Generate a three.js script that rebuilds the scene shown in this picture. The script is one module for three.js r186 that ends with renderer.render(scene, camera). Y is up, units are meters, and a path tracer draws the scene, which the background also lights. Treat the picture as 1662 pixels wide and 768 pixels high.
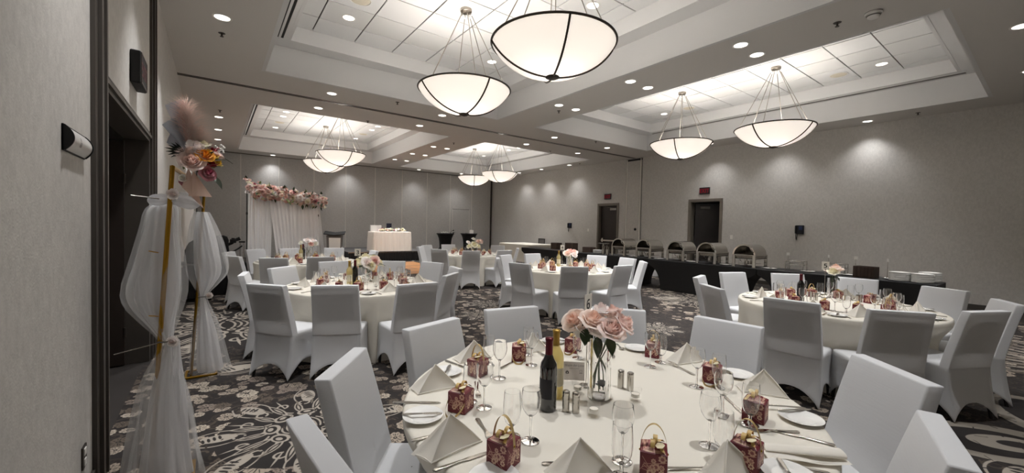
import * as THREE from 'three';
import { mergeGeometries } from 'three/addons/utils/BufferGeometryUtils.js';
import { RoundedBoxGeometry } from 'three/addons/geometries/RoundedBoxGeometry.js';
import { FontLoader } from 'three/addons/loaders/FontLoader.js';
import { TextGeometry } from 'three/addons/geometries/TextGeometry.js';

// ---------------------------------------------------------------- camera, exposure, light levels
const scene = new THREE.Scene();
scene.background = new THREE.Color(0x000000);
const renderer = new THREE.WebGLRenderer({ antialias: true });
renderer.toneMapping = THREE.LinearToneMapping;
renderer.toneMappingExposure = 1.4;
renderer.shadowMap.enabled = true;
const camera = new THREE.PerspectiveCamera(60.57, 1662 / 768, 0.05, 60);
{
  const r = THREE.MathUtils.degToRad, yaw = r(36.3313), pit = r(-1.5101), rol = r(1.2574);
  const f = new THREE.Vector3(Math.sin(yaw) * Math.cos(pit), Math.sin(pit), -Math.cos(yaw) * Math.cos(pit));
  const right = new THREE.Vector3(Math.cos(yaw), 0, Math.sin(yaw)), up = new THREE.Vector3().crossVectors(right, f);
  const r2 = right.clone().multiplyScalar(Math.cos(rol)).addScaledVector(up, Math.sin(rol));
  const u2 = up.clone().multiplyScalar(Math.cos(rol)).addScaledVector(right, -Math.sin(rol));
  const m = new THREE.Matrix4().makeBasis(r2, u2, f.clone().negate());
  camera.position.set(0, 1.55, 0);
  camera.quaternion.setFromRotationMatrix(m);
}
const LIGHT = { down: 11.5, wash: 3.6, tile: 14, chandelier: 3.7, bowl: 0.42, warm: 0xfffcf7, cool: 0xfcfdff };

// ---------------------------------------------------------------- measures of the room (metres; d = distance into the room)
const XL = -0.561, XR = 13.013, DB = 19.753, DF = -1.35, SOF = 4.2457, LEDGE = 4.755, TOP = 5.02;
const CO = [[0.733, 5.795, 0.943, 8.62], [7.064, 12.036, 0.943, 8.62], [0.733, 5.795, 11.233, 18.731], [7.064, 12.036, 11.233, 18.731]];

// ---------------------------------------------------------------- helpers
let seedV = 7;
const rnd = () => { seedV = (seedV * 1664525 + 1013904223) >>> 0; return seedV / 4294967296; };
const reseed = (s) => { seedV = s >>> 0; for (let i = 0; i < 3; i++) rnd(); };
const rr = (a, b) => a + (b - a) * rnd();
const lerp = (a, b, t) => a + (b - a) * t, clamp = THREE.MathUtils.clamp, smooth = THREE.MathUtils.smoothstep;
const hash2 = (i, j, k = 0) => { let h = (Math.imul(i, 374761393) + Math.imul(j, 668265263) + Math.imul(k, 974711)) | 0; h = Math.imul(h ^ (h >>> 13), 1274126177); h ^= h >>> 16; return (h >>> 0) / 4294967296; };
const counts = {};
function numbered(name) { const n = counts[name] = (counts[name] ?? -1) + 1; return n ? name + '_' + String(n).padStart(3, '0') : name; }
function G(g) {
  const o = g.index ? g.toNonIndexed() : g.clone();
  for (const k of Object.keys(o.attributes)) if (!['position', 'normal', 'uv'].includes(k)) o.deleteAttribute(k);
  if (!o.attributes.normal) o.computeVertexNormals();
  if (!o.attributes.uv) o.setAttribute('uv', new THREE.BufferAttribute(new Float32Array(o.attributes.position.count * 2), 2));
  return o;
}
const merge = (l) => (Array.isArray(l) ? (l.length === 1 ? G(l[0]) : mergeGeometries(l.map(G))) : l);
function mesh(name, geos, mat, parent) {
  const m = new THREE.Mesh(merge(geos), mat);
  m.name = parent ? name : numbered(name); m.castShadow = m.receiveShadow = true;
  (parent ?? scene).add(m);
  return m;
}
function tag(o, label, category, group) { o.userData.label = label; o.userData.category = category; if (group) o.userData.group = group; return o; }
function thing(name, label, category, group) { const g = new THREE.Group(); g.name = numbered(name); scene.add(g); return tag(g, label, category, group); }
function struct(name, geos, mat) { const m = mesh(name, geos, mat); m.userData.kind = 'structure'; return m; }
function structGroup(name) { const g = new THREE.Group(); g.name = numbered(name); g.userData.kind = 'structure'; scene.add(g); return g; }
function put(o, x, y, d, turn = 0) { o.position.set(x, y, -d); o.rotation.set(0, turn, 0); return o; }
// a copy of a finished thing (parts included) under a name and label of its own; the first use places the original
const used = new Set();
function copy(proto, label, x, y, d, turn = 0, group) {
  let o = proto;
  if (used.has(proto)) { o = proto.clone(); o.name = numbered(proto.userData.stem); o.userData = { ...o.userData }; scene.add(o); }
  else { used.add(proto); proto.name = numbered(proto.userData.stem); scene.add(proto); }
  o.userData.label = label; if (group) o.userData.group = group;
  return put(o, x, y, d, turn);
}
function proto(stem, category, mesh1) { const g = mesh1 ?? new THREE.Group(); g.userData = { stem, category }; return g; }
const bx = (w, h, l, x = 0, y = 0, z = 0) => new THREE.BoxGeometry(w, h, l).translate(x, y, z);
const rbx = (w, h, l, x = 0, y = 0, z = 0, r = 0.004, s = 2) => new RoundedBoxGeometry(w, h, l, s, r).translate(x, y, z);
// box between room coordinates (x, y, d)
const bd = (x0, x1, y0, y1, d0, d1) => bx(x1 - x0, y1 - y0, d1 - d0, (x0 + x1) / 2, (y0 + y1) / 2, -(d0 + d1) / 2);
const cyl = (r0, r1, h, x = 0, y = 0, z = 0, n = 20, open = false) => new THREE.CylinderGeometry(r1, r0, h, n, 1, open).translate(x, y + h / 2, z);
const lathe = (p, n = 28) => new THREE.LatheGeometry(p.map(([x, y]) => new THREE.Vector2(x, y)), n);
const vec = (x, y, z) => new THREE.Vector3(x, y, z);
const tube = (pts, r, seg = 16, n = 6) => new THREE.TubeGeometry(new THREE.CatmullRomCurve3(pts.map((p) => (p.isVector3 ? p : vec(...p)))), seg, r, n);
function rod(a, b, r, n = 8) { const d = new THREE.Vector3().subVectors(b, a), g = new THREE.CylinderGeometry(r, r, d.length(), n); g.applyQuaternion(new THREE.Quaternion().setFromUnitVectors(vec(0, 1, 0), d.clone().normalize())); const c = a.clone().add(b).multiplyScalar(0.5); return g.translate(c.x, c.y, c.z); }
// skin over rings of points; closed rings wrap round
function loft(rings, { wrap = true, capA = false, capB = false, flat = false } = {}) {
  const n = rings[0].length, P = [], U = [], I = [];
  rings.forEach((r, j) => r.forEach((p, i) => { P.push(p.x, p.y, p.z); U.push(i / (n - (wrap ? 0 : 1)), j / (rings.length - 1)); }));
  for (let j = 0; j < rings.length - 1; j++) for (let i = 0; i < (wrap ? n : n - 1); i++) { const a = j * n + i, b = j * n + (i + 1) % n; I.push(a, b, a + n, b, b + n, a + n); }
  const cap = (r, flip) => { const o = P.length / 3, c = r.reduce((s, p) => s.add(p), vec(0, 0, 0)).divideScalar(n); P.push(c.x, c.y, c.z); U.push(0.5, 0.5); r.forEach((p) => { P.push(p.x, p.y, p.z); U.push(0.5, 0.5); }); for (let i = 0; i < n; i++) { const a = o + 1 + i, b = o + 1 + (i + 1) % n; flip ? I.push(o, b, a) : I.push(o, a, b); } };
  if (capA) cap(rings[0], true);
  if (capB) cap(rings[rings.length - 1], false);
  let g = new THREE.BufferGeometry();
  g.setAttribute('position', new THREE.Float32BufferAttribute(P, 3)); g.setAttribute('uv', new THREE.Float32BufferAttribute(U, 2)); g.setIndex(I);
  if (flat) g = g.toNonIndexed();
  g.computeVertexNormals();
  return g;
}
function sheet(f, nu, nv) { const R = []; for (let j = 0; j <= nv; j++) { const r = []; for (let i = 0; i <= nu; i++) r.push(f(i / nu, j / nv)); R.push(r); } return loft(R, { wrap: false }); }
function rrect(hw, hh, r, k = 4) { const o = []; for (const [cx, cy, a] of [[hw - r, hh - r, 0], [-hw + r, hh - r, 90], [-hw + r, -hh + r, 180], [hw - r, -hh + r, 270]]) for (let i = 0; i <= k; i++) { const t = THREE.MathUtils.degToRad(a + 90 * i / k); o.push([cx + r * Math.cos(t), cy + r * Math.sin(t)]); } return o; }
// texture coordinates in metres from the place of each face
function uvm(g, s = 1) {
  g = G(g); const p = g.attributes.position, n = g.attributes.normal, u = g.attributes.uv;
  for (let i = 0; i < p.count; i++) { const ax = Math.abs(n.getX(i)), ay = Math.abs(n.getY(i)), az = Math.abs(n.getZ(i)); if (ay > ax && ay > az) u.setXY(i, p.getX(i) / s, p.getZ(i) / s); else if (ax > az) u.setXY(i, p.getZ(i) / s, p.getY(i) / s); else u.setXY(i, p.getX(i) / s, p.getY(i) / s); }
  return g;
}
const ORD = ['first', 'second', 'third', 'fourth', 'fifth', 'sixth', 'seventh', 'eighth', 'ninth', 'tenth'];

// ---------------------------------------------------------------- textures
function canvasTex(w, h, draw, { srgb = true, repeat } = {}) {
  const c = document.createElement('canvas'); c.width = w; c.height = h; draw(c.getContext('2d'), w, h);
  const t = new THREE.CanvasTexture(c); if (srgb) t.colorSpace = THREE.SRGBColorSpace; t.magFilter = THREE.LinearFilter;
  if (repeat) { t.wrapS = t.wrapT = THREE.RepeatWrapping; }
  return t;
}
// tiling value noise in a DataTexture; f(n) gives 0..255
function noiseTex(size, layers, f, srgb = true) {
  const a = new Float32Array(size * size);
  layers.forEach(([cx, cy, amp], L) => { for (let y = 0; y < size; y++) for (let x = 0; x < size; x++) { const fx = x / size * cx, fy = y / size * cy, i = Math.floor(fx), j = Math.floor(fy), s = smooth(fx - i, 0, 1), t = smooth(fy - j, 0, 1), h = (p, q) => hash2(p % cx, q % cy, L + 1); a[y * size + x] += amp * (lerp(lerp(h(i, j), h(i + 1, j), s), lerp(h(i, j + 1), h(i + 1, j + 1), s), t) - 0.5); } });
  const d = new Uint8Array(size * size * 4);
  for (let i = 0; i < a.length; i++) { const v = clamp(f(a[i]), 0, 255); d[4 * i] = d[4 * i + 1] = d[4 * i + 2] = v; d[4 * i + 3] = 255; }
  const t = new THREE.DataTexture(d, size, size); t.wrapS = t.wrapT = THREE.RepeatWrapping; t.magFilter = THREE.LinearFilter; if (srgb) t.colorSpace = THREE.SRGBColorSpace; t.needsUpdate = true;
  return t;
}
const wallTex = noiseTex(512, [[40, 22, 26], [110, 60, 24], [256, 256, 16]], (v) => 240 + v * 0.45);
const wallBump = noiseTex(512, [[60, 40, 90], [200, 180, 90]], (v) => 128 + v, false);
const clothBump = noiseTex(256, [[128, 128, 120]], (v) => 128 + v, false);
const tileBump = noiseTex(256, [[64, 64, 110], [128, 128, 110]], (v) => 128 + v, false);

const S = (o) => new THREE.MeshStandardMaterial(o), Ph = (o) => new THREE.MeshPhysicalMaterial(o);
const M = {
  wall: S({ color: 0xd3cfc9, map: wallTex, bumpMap: wallBump, bumpScale: 0.0012, roughness: 0.85 }),
  panel: S({ color: 0xc6c3bf, map: wallTex, bumpMap: wallBump, bumpScale: 0.001, roughness: 0.85 }),
  trimLight: S({ color: 0xe4e0d8, roughness: 0.6 }),
  soffit: S({ color: 0xd6d2cd, roughness: 0.9 }),
  tray: S({ color: 0xdcdbda, roughness: 0.9 }),
  tile: S({ color: 0xe8e8e8, roughness: 0.95, bumpMap: tileBump, bumpScale: 0.001 }),
  tileB: S({ color: 0xe1e1e0, roughness: 0.95, bumpMap: tileBump, bumpScale: 0.001 }),
  reveal: S({ color: 0x4a4744, roughness: 0.9 }),
  black: S({ color: 0x0c0b0b, roughness: 0.6 }),
  blackSoft: S({ color: 0x131213, roughness: 0.9 }),
  casing: S({ color: 0x4a443e, roughness: 0.45 }),
  doorWood: S({ color: 0x2b211b, roughness: 0.5 }),
  doorDark: S({ color: 0x241f1e, roughness: 0.45 }),
  frameR: S({ color: 0x756d62, roughness: 0.5 }),
  base: S({ color: 0x4b4641, roughness: 0.6 }),
  track: S({ color: 0x6d655e, roughness: 0.28, metalness: 0.75 }),
  steel: S({ color: 0xc8c4bd, roughness: 0.14, metalness: 1 }),
  steelSoft: S({ color: 0xb9b5ae, roughness: 0.2, metalness: 1 }),
  bronze: S({ color: 0x4c4641, roughness: 0.4, metalness: 0.7 }),
  nickel: S({ color: 0xa59e95, roughness: 0.28, metalness: 1 }),
  whitePaint: S({ color: 0xeeece8, roughness: 0.5 }),
  beigeGrille: S({ color: 0xd8d0be, roughness: 0.8 }),
  bowl: Ph({ color: 0xfff8f0, roughness: 1, transmission: 0.1, thickness: 0, emissive: 0xfff4e8, emissiveIntensity: LIGHT.bowl, side: THREE.DoubleSide }),
  bulb: S({ color: 0xffffff, emissive: LIGHT.warm, emissiveIntensity: 1.2 }),
  lens: S({ color: 0xffffff, emissive: 0xfff6ea, emissiveIntensity: 3.2 }),
  cover: Ph({ color: 0xf2f2f3, roughness: 1, transmission: 0.38, thickness: 0, bumpMap: clothBump, bumpScale: 0.0004, side: THREE.DoubleSide }),
  pad: S({ color: 0x2a2623, roughness: 0.9 }),
  chairLeg: S({ color: 0x151412, roughness: 0.5 }),
  linen: S({ color: 0xe0dacd, roughness: 0.88, bumpMap: clothBump, bumpScale: 0.0005, side: THREE.DoubleSide }),
  napkin: Ph({ color: 0xf3eee4, roughness: 1, transmission: 0.3, thickness: 0, bumpMap: clothBump, bumpScale: 0.0003, side: THREE.DoubleSide }),
  china: Ph({ color: 0xefede8, roughness: 0.18, clearcoat: 0.6, clearcoatRoughness: 0.05 }),
  glass: Ph({ color: 0xffffff, roughness: 0.02, transmission: 1, thickness: 0, ior: 1.5, side: THREE.DoubleSide }),
  glassSolid: Ph({ color: 0xffffff, roughness: 0.02, transmission: 1, thickness: 0.01, ior: 1.5 }),
  tableWood: S({ color: 0x8a7a62, roughness: 0.6 }),
  redGlass: Ph({ color: 0x0a0806, roughness: 0.06, clearcoat: 1 }),
  redFoil: S({ color: 0x5a0f1e, roughness: 0.3, metalness: 0.4 }),
  goldFoil: S({ color: 0xa8863a, roughness: 0.35, metalness: 0.5 }),
  whiteWine: Ph({ color: 0xf3e6ae, roughness: 0.05, clearcoat: 1, transmission: 0.6, thickness: 0 }),
  labelPale: S({ color: 0xd9d2b8, roughness: 0.7 }),
  labelDark: S({ color: 0x15121a, roughness: 0.6 }),
  ribbon: S({ color: 0xcfae6a, roughness: 0.45, side: THREE.DoubleSide }),
  band: S({ color: 0xb89d66, roughness: 0.5, side: THREE.DoubleSide }),
  tagCard: S({ color: 0xe8dcb8, roughness: 0.7 }),
  gold: S({ color: 0xa37a1c, roughness: 0.35, metalness: 0.7 }),
  leaf: S({ color: 0x2f4024, roughness: 0.55, side: THREE.DoubleSide }),
  leafPale: S({ color: 0x6b7a4a, roughness: 0.6, side: THREE.DoubleSide }),
  leafDark: S({ color: 0x131d14, roughness: 0.45, side: THREE.DoubleSide }),
  stem: S({ color: 0x4c6032, roughness: 0.6 }),
  wax: S({ color: 0xefe8da, roughness: 0.5 }),
  spandex: S({ color: 0x0d0c0d, roughness: 0.55, side: THREE.DoubleSide }),
  tulle: Ph({ color: 0xf4f3f2, roughness: 1, transparent: true, opacity: 0.26, side: THREE.DoubleSide, transmission: 0.3, thickness: 0 }),
  tulleMid: Ph({ color: 0xf5f5f6, roughness: 1, transparent: true, opacity: 0.6, side: THREE.DoubleSide, transmission: 0.3, thickness: 0 }),
  tulleDense: Ph({ color: 0xf1f2f6, roughness: 1, transparent: true, opacity: 0.55, side: THREE.DoubleSide, transmission: 0.3, thickness: 0 }),
  drape: Ph({ color: 0xf2f1f1, roughness: 1, transmission: 0.12, thickness: 0, side: THREE.DoubleSide }),
  paperGrey: S({ color: 0xb4b9c4, roughness: 0.8, side: THREE.DoubleSide }),
  paperPink: S({ color: 0xe3c5b4, roughness: 0.8, side: THREE.DoubleSide }),
  pampas: S({ color: 0xdcb6b0, roughness: 1, side: THREE.DoubleSide }),
  pampasPale: S({ color: 0xe6d2c8, roughness: 1, side: THREE.DoubleSide }),
  bloom: Ph({ color: 0xffffff, roughness: 1, transmission: 0.4, thickness: 0, vertexColors: true, side: THREE.DoubleSide }),
  cream: S({ color: 0xece2d6, roughness: 0.85, side: THREE.DoubleSide }),
  navy: S({ color: 0x151a33, roughness: 0.5 }),
  woven: S({ color: 0x3a2a20, roughness: 0.8 }),
  plastic: S({ color: 0xe9e6df, roughness: 0.4 }),
  phone: S({ color: 0x10131c, roughness: 0.35 }),
  phoneScreen: S({ color: 0x27345c, roughness: 0.3 }),
  grey: S({ color: 0x6c6864, roughness: 0.6 }),
  deck: S({ color: 0x4c4a49, roughness: 0.7 }),
  orange: S({ color: 0xc0643c, roughness: 0.7 }),
  blue: S({ color: 0x31548c, roughness: 0.7 }),
  exitRed: S({ color: 0x7a1022, emissive: 0xff2040, emissiveIntensity: 0.045 }),
};
// ================================================================ THE SETTING
// ---------------------------------------------------------------- carpet: the woven pattern (dye), drawn in metres
const CARPET = { ground: '#241f1d', mid: '#382f29', lace: '#4a4038', pale: '#a0978b', paler: '#b0a89c' };
function floret(c, x, d, r, a, col, dark, h) {
  c.save(); c.translate(x, d); c.rotate(a); c.scale(1, 0.75 + 0.4 * h);
  const n = 5 + Math.floor(h * 3), w = 6.283 / n;
  for (let k = 0; k < n; k++) {
    const q = hash2(Math.round(x * 1000), Math.round(d * 1000), k), l = r * (0.78 + 0.34 * q);
    if (q < 0.1) continue;
    c.save(); c.rotate(k * w + 0.3 * (q - 0.5)); c.fillStyle = col;
    c.beginPath(); c.moveTo(0.12 * r, 0); c.bezierCurveTo(0.3 * l, 0.55 * r, 0.85 * l, 0.62 * r, l, 0.16 * r); c.lineTo(0.86 * l, 0); c.lineTo(l, -0.18 * r); c.bezierCurveTo(0.85 * l, -0.6 * r, 0.3 * l, -0.5 * r, 0.12 * r, 0); c.fill();
    c.strokeStyle = dark; c.lineWidth = 0.07 * r; c.beginPath(); c.moveTo(0.3 * r, 0.02 * r); c.lineTo(0.7 * l, 0.14 * r * (q - 0.3)); c.stroke();
    c.lineWidth = 0.05 * r; c.beginPath(); c.moveTo(0.4 * r, 0.16 * r); c.lineTo(0.72 * l, 0.26 * r); c.moveTo(0.4 * r, -0.16 * r); c.lineTo(0.72 * l, -0.26 * r); c.stroke();
    c.restore();
  }
  c.fillStyle = dark; c.beginPath(); c.arc(0, 0, 0.2 * r, 0, 7); c.fill(); c.fillStyle = col; c.beginPath(); c.arc(0.02 * r, 0, 0.09 * r, 0, 7); c.fill();
  c.restore();
}
function petalShape(c, r0, r1, w) { c.beginPath(); c.moveTo(r0, 0); c.quadraticCurveTo(lerp(r0, r1, 0.45), w, r1, 0); c.quadraticCurveTo(lerp(r0, r1, 0.45), -w, r0, 0); }
function medallion(c, x, d, R, a, sx = 1) {
  const L = CARPET.pale, K = CARPET.ground, T = '#6e655b';
  c.save(); c.translate(x, d); c.rotate(a); c.scale(sx, 1);
  const ring = (n, f, o = 0.5) => { for (let k = 0; k < n; k++) { c.save(); c.rotate((k + o) * 2 * Math.PI / n); f(k); c.restore(); } };
  const leafy = (r0, r1, w, core) => { c.fillStyle = L; petalShape(c, r0, r1, w); c.fill(); const m = (r1 - r0); c.fillStyle = K; petalShape(c, r0 + 0.14 * m, r1 - 0.12 * m, w * 0.62); c.fill(); if (core) { c.fillStyle = L; petalShape(c, r0 + 0.24 * m, r1 - 0.26 * m, w * 0.3); c.fill(); } };
  ring(8, (k) => { c.fillStyle = L; c.beginPath(); c.ellipse(1.0 * R, 0, 0.22 * R, 0.1 * R, 0, 0, 7); c.fill(); c.fillStyle = K; for (let q = -1.5; q < 2; q++) { c.beginPath(); c.ellipse(1.06 * R + q * 0.055 * R, 0.02 * R * q, 0.016 * R, 0.055 * R, 0.3, 0, 7); c.fill(); } c.strokeStyle = L; c.lineWidth = 0.022 * R; for (const s of [-1, 1]) { c.beginPath(); c.moveTo(0.7 * R, s * 0.08 * R); c.quadraticCurveTo(1.0 * R, s * 0.3 * R, 1.28 * R, s * 0.1 * R); c.stroke(); } });
  ring(16, (k) => { c.strokeStyle = L; c.lineWidth = 0.03 * R; c.beginPath(); c.moveTo(0.45 * R, 0); c.bezierCurveTo(0.6 * R, 0.18 * R, 0.85 * R, 0.16 * R, 0.82 * R, 0.02 * R); c.bezierCurveTo(0.8 * R, -0.06 * R, 0.68 * R, -0.02 * R, 0.7 * R, 0.05 * R); c.stroke(); }, 0);
  ring(16, (k) => leafy(0.42 * R, (k % 2 ? 0.8 : 0.95) * R, 0.115 * R, true));
  ring(24, (k) => { c.fillStyle = k % 3 ? T : L; petalShape(c, 0.66 * R, (k % 3 ? 0.9 : 1.02) * R, 0.03 * R); c.fill(); }, 0.2);
  c.fillStyle = K; c.beginPath(); c.arc(0, 0, 0.45 * R, 0, 7); c.fill();
  ring(8, () => { c.fillStyle = L; c.beginPath(); c.ellipse(0.4 * R, 0, 0.1 * R, 0.13 * R, 0, 0, 7); c.fill(); c.fillStyle = K; c.beginPath(); c.ellipse(0.41 * R, 0, 0.065 * R, 0.09 * R, 0, 0, 7); c.fill(); c.fillStyle = L; c.beginPath(); c.ellipse(0.42 * R, 0, 0.035 * R, 0.05 * R, 0, 0, 7); c.fill(); });
  c.strokeStyle = L; c.lineCap = 'round';
  for (let q = -5; q <= 5; q++) { c.lineWidth = 0.026 * R; const w = 0.2 * R * (1 - Math.abs(q) / 9); c.beginPath(); c.moveTo(q * 0.062 * R, -w); c.quadraticCurveTo(q * 0.062 * R + 0.09 * R * Math.sign(q || 1), 0, q * 0.062 * R, w); c.stroke(); }
  for (const s of [-1, 1]) for (let q = 0; q < 3; q++) { c.fillStyle = L; c.beginPath(); c.arc((q - 1) * 0.13 * R, s * 0.27 * R, 0.045 * R, 0, 7); c.fill(); c.fillStyle = K; c.beginPath(); c.arc((q - 1) * 0.13 * R, s * 0.27 * R, 0.02 * R, 0, 7); c.fill(); }
  c.restore();
}
function paddle(c, x, d, l, w, a) {
  c.save(); c.translate(x, d); c.rotate(a); c.fillStyle = CARPET.pale; c.beginPath(); c.ellipse(0, 0, l, w, 0, 0, 7); c.fill();
  c.fillStyle = CARPET.ground; for (let q = -1.5; q < 2; q++) { c.beginPath(); c.ellipse(-0.35 * l + q * 0.2 * l, 0, 0.05 * l, 0.5 * w, 0.3, 0, 7); c.fill(); }
  c.strokeStyle = CARPET.pale; c.lineWidth = 0.12 * w; for (const s of [1.5, 1.9]) { c.beginPath(); c.ellipse(0.2 * l, 0, l * 1.15, w * s, 0, 0.5, 2.6); c.stroke(); c.beginPath(); c.ellipse(0.2 * l, 0, l * 1.15, w * s, 0, 3.7, 5.8); c.stroke(); }
  c.restore();
}
function swirl(c, x, d, R, a) {
  c.save(); c.translate(x, d); c.rotate(a);
  const ov = (rx, ry, o, col) => { c.fillStyle = col; c.beginPath(); c.ellipse(o, 0, rx, ry, 0, 0, 7); c.fill(); };
  ov(R, 0.62 * R, 0, '#8d857a'); ov(0.74 * R, 0.42 * R, 0.08 * R, CARPET.ground); ov(0.45 * R, 0.24 * R, -0.12 * R, '#8d857a'); ov(0.2 * R, 0.1 * R, -0.2 * R, CARPET.ground);
  c.restore();
}
function drawCarpet(c, W, x0, d0, size) {
  const s = W / size;
  c.fillStyle = CARPET.ground; c.fillRect(0, 0, W, W);
  c.setTransform(s, 0, 0, s, -x0 * s, -d0 * s);
  const g = 0.22, i0 = Math.floor(x0 / g) - 1, j0 = Math.floor(d0 / g) - 1, n = Math.ceil(size / g) + 2;
  for (let j = j0; j < j0 + n; j++) for (let i = i0; i < i0 + n; i++) {
    const h = (k) => hash2(i, j, k);
    for (let k = 0; k < 9; k++) {                       // mottled lace of the ground
      c.strokeStyle = h(k + 40) < 0.5 ? CARPET.mid : h(k + 60) < 0.55 ? '#383029' : CARPET.lace; c.lineWidth = 0.006 + 0.012 * h(k + 20);
      c.beginPath(); c.arc((i + h(k)) * g, (j + h(k + 10)) * g, 0.02 + 0.05 * h(k + 30), 6.28 * h(k + 50), 6.28 * h(k + 50) + 2 + 2 * h(k + 70)); c.stroke();
    }
  }
  const gf = 0.145, fi = Math.floor(x0 / gf) - 1, fj = Math.floor(d0 / gf) - 1, fn = Math.ceil(size / gf) + 2;
  for (let j = fj; j < fj + fn; j++) for (let i = fi; i < fi + fn; i++) {      // sprays of small flowers in loose drifts
    const x = (i + 0.2 + 0.6 * hash2(i, j, 91)) * gf, d = (j + 0.2 + 0.6 * hash2(i, j, 92)) * gf;
    const near = x < 3.2 && d > 2.2 && d < 5.4, drift = Math.sin(x * 1.7 + 0.6) + Math.sin(d * 2.1 + x * 0.8) + Math.sin(x * 0.9 - d * 1.3);
    if (hash2(i, j, 93) < (near ? 0.82 : drift > 0.3 ? 0.62 : 0.08)) floret(c, x, d, 0.042 + 0.05 * hash2(i, j, 94), 6.28 * hash2(i, j, 95), ['#5d5247', '#82756a', '#a09384', '#aea292'][Math.floor(hash2(i, j, 96) * 4)], '#211c1a', hash2(i, j, 97));
  }
  const clear = (x, d, r) => { c.fillStyle = CARPET.ground; c.beginPath(); c.ellipse(x, d, r, r, 0, 0, 7); c.fill(); };
  for (const [x, d, R, a] of [[0.57, 3.38, 0.56, 0.2], [0.2, 7.25, 1.25, 0], [2.6, 3.2, 0.5, 0.7], [5.55, 3.75, 0.36, 0], [4.35, 6.7, 0.34, 0.4], [3.75, 5.9, 0.36, 0.9], [8.6, 4.75, 0.8, 0.3], [7.0, 7.8, 0.7, 0.2], [3.2, 8.6, 0.6, 0.5], [2.6, 12.2, 0.9, 0.1], [8.6, 10.6, 0.8, 0.6], [6.4, 12.4, 0.8, 0.2], [11.6, 3.2, 0.8, 0.1], [11.4, 9.4, 0.9, 0.3], [3.4, 0.1, 0.8, 0.4], [0.4, 11.4, 0.9, 0.2], [11, 14.4, 0.9, 0], [1.4, 15.4, 0.9, 0.3], [8.8, 15.6, 0.9, 0.1]]) {
    if (x + 1.3 * R < x0 || x - 1.3 * R > x0 + size || d + 1.3 * R < d0 || d - 1.3 * R > d0 + size) continue;
    clear(x, d, 1.02 * R); medallion(c, x, d, R, a);
  }
  paddle(c, 0.17, 5.06, 0.2, 0.1, 0.1); paddle(c, -0.05, 5.62, 0.16, 0.08, 3.0); paddle(c, 8.2, 5.2, 0.35, 0.13, -0.2);
  swirl(c, 4.75, 0.24, 0.55, 2.3); swirl(c, 5.75, 0.0, 0.6, 0.4); swirl(c, 4.0, -0.4, 0.5, 1); swirl(c, 6.6, 0.75, 0.42, 2.0);
  for (let k = 0; k < 13; k++) { c.save(); c.translate(8.4, -0.9); c.rotate(0.55 + k * 0.14); c.fillStyle = k % 2 ? '#9a9186' : '#7b7268'; petalShape(c, 0.5, 2.1 - 0.5 * (k % 2), 0.09); c.fill(); c.restore(); }
  const gw = 0.11, wi = Math.floor(x0 / gf) , we = 0; c.lineCap = 'round';
  for (let j = Math.floor(d0 / gw) - 1; j < (d0 + size) / gw + 1; j++) for (let i = Math.floor(x0 / gw) - 1; i < (x0 + size) / gw + 1; i++) {  // broken yarn lines through everything
    const h = (k) => hash2(i, j, k + 200); if (h(0) < 0.35) continue;
    c.strokeStyle = h(1) < 0.75 ? CARPET.ground : CARPET.mid; c.lineWidth = 0.004 + 0.009 * h(2);
    const x = (i + h(3)) * gw, d = (j + h(4)) * gw; c.beginPath(); c.moveTo(x, d); c.quadraticCurveTo(x + 0.05 * (h(5) - 0.5), d + 0.05 * (h(6) - 0.5), x + 0.12 * (h(7) - 0.5), d + 0.12 * (h(8) - 0.5)); c.stroke();
  }
  c.setTransform(1, 0, 0, 1, 0, 0);
}
{
  const mats = [], parts = [];
  const areas = [[-0.6, -1.4, 6.85], [6.25, -1.4, 6.85], [-0.6, 5.45, 6.85], [6.25, 5.45, 6.85], [-0.6, 12.3, 13.7]];
  areas.forEach(([x0, d0, size], k) => {
    const t = canvasTex(2048, 2048, (c, w) => drawCarpet(c, w, x0, d0, size));
    mats.push(S({ map: t, color: 0xffffff, roughness: 0.97, bumpMap: clothBump, bumpScale: 0.001 }));
    const sd = k === 4 ? 7.5 : size, g = new THREE.PlaneGeometry(size, sd).rotateX(-Math.PI / 2).translate(x0 + size / 2, 0, -(d0 + sd / 2)), u = g.attributes.uv, p = g.attributes.position;
    for (let i = 0; i < u.count; i++) u.setXY(i, (p.getX(i) - x0) / size, 1 - (-p.getZ(i) - d0) / size);
    parts.push(G(g));
  });
  mats.push(S({ color: 0x2f2a27, roughness: 0.97 }));
  parts.push(G(bd(-7.1, 18.1, -0.12, -0.004, -1.6, 20)));
  const f = new THREE.Mesh(mergeGeometries(parts, true), mats);
  f.name = numbered('floor'); f.receiveShadow = true; f.userData.kind = 'structure'; scene.add(f);
}

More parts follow.
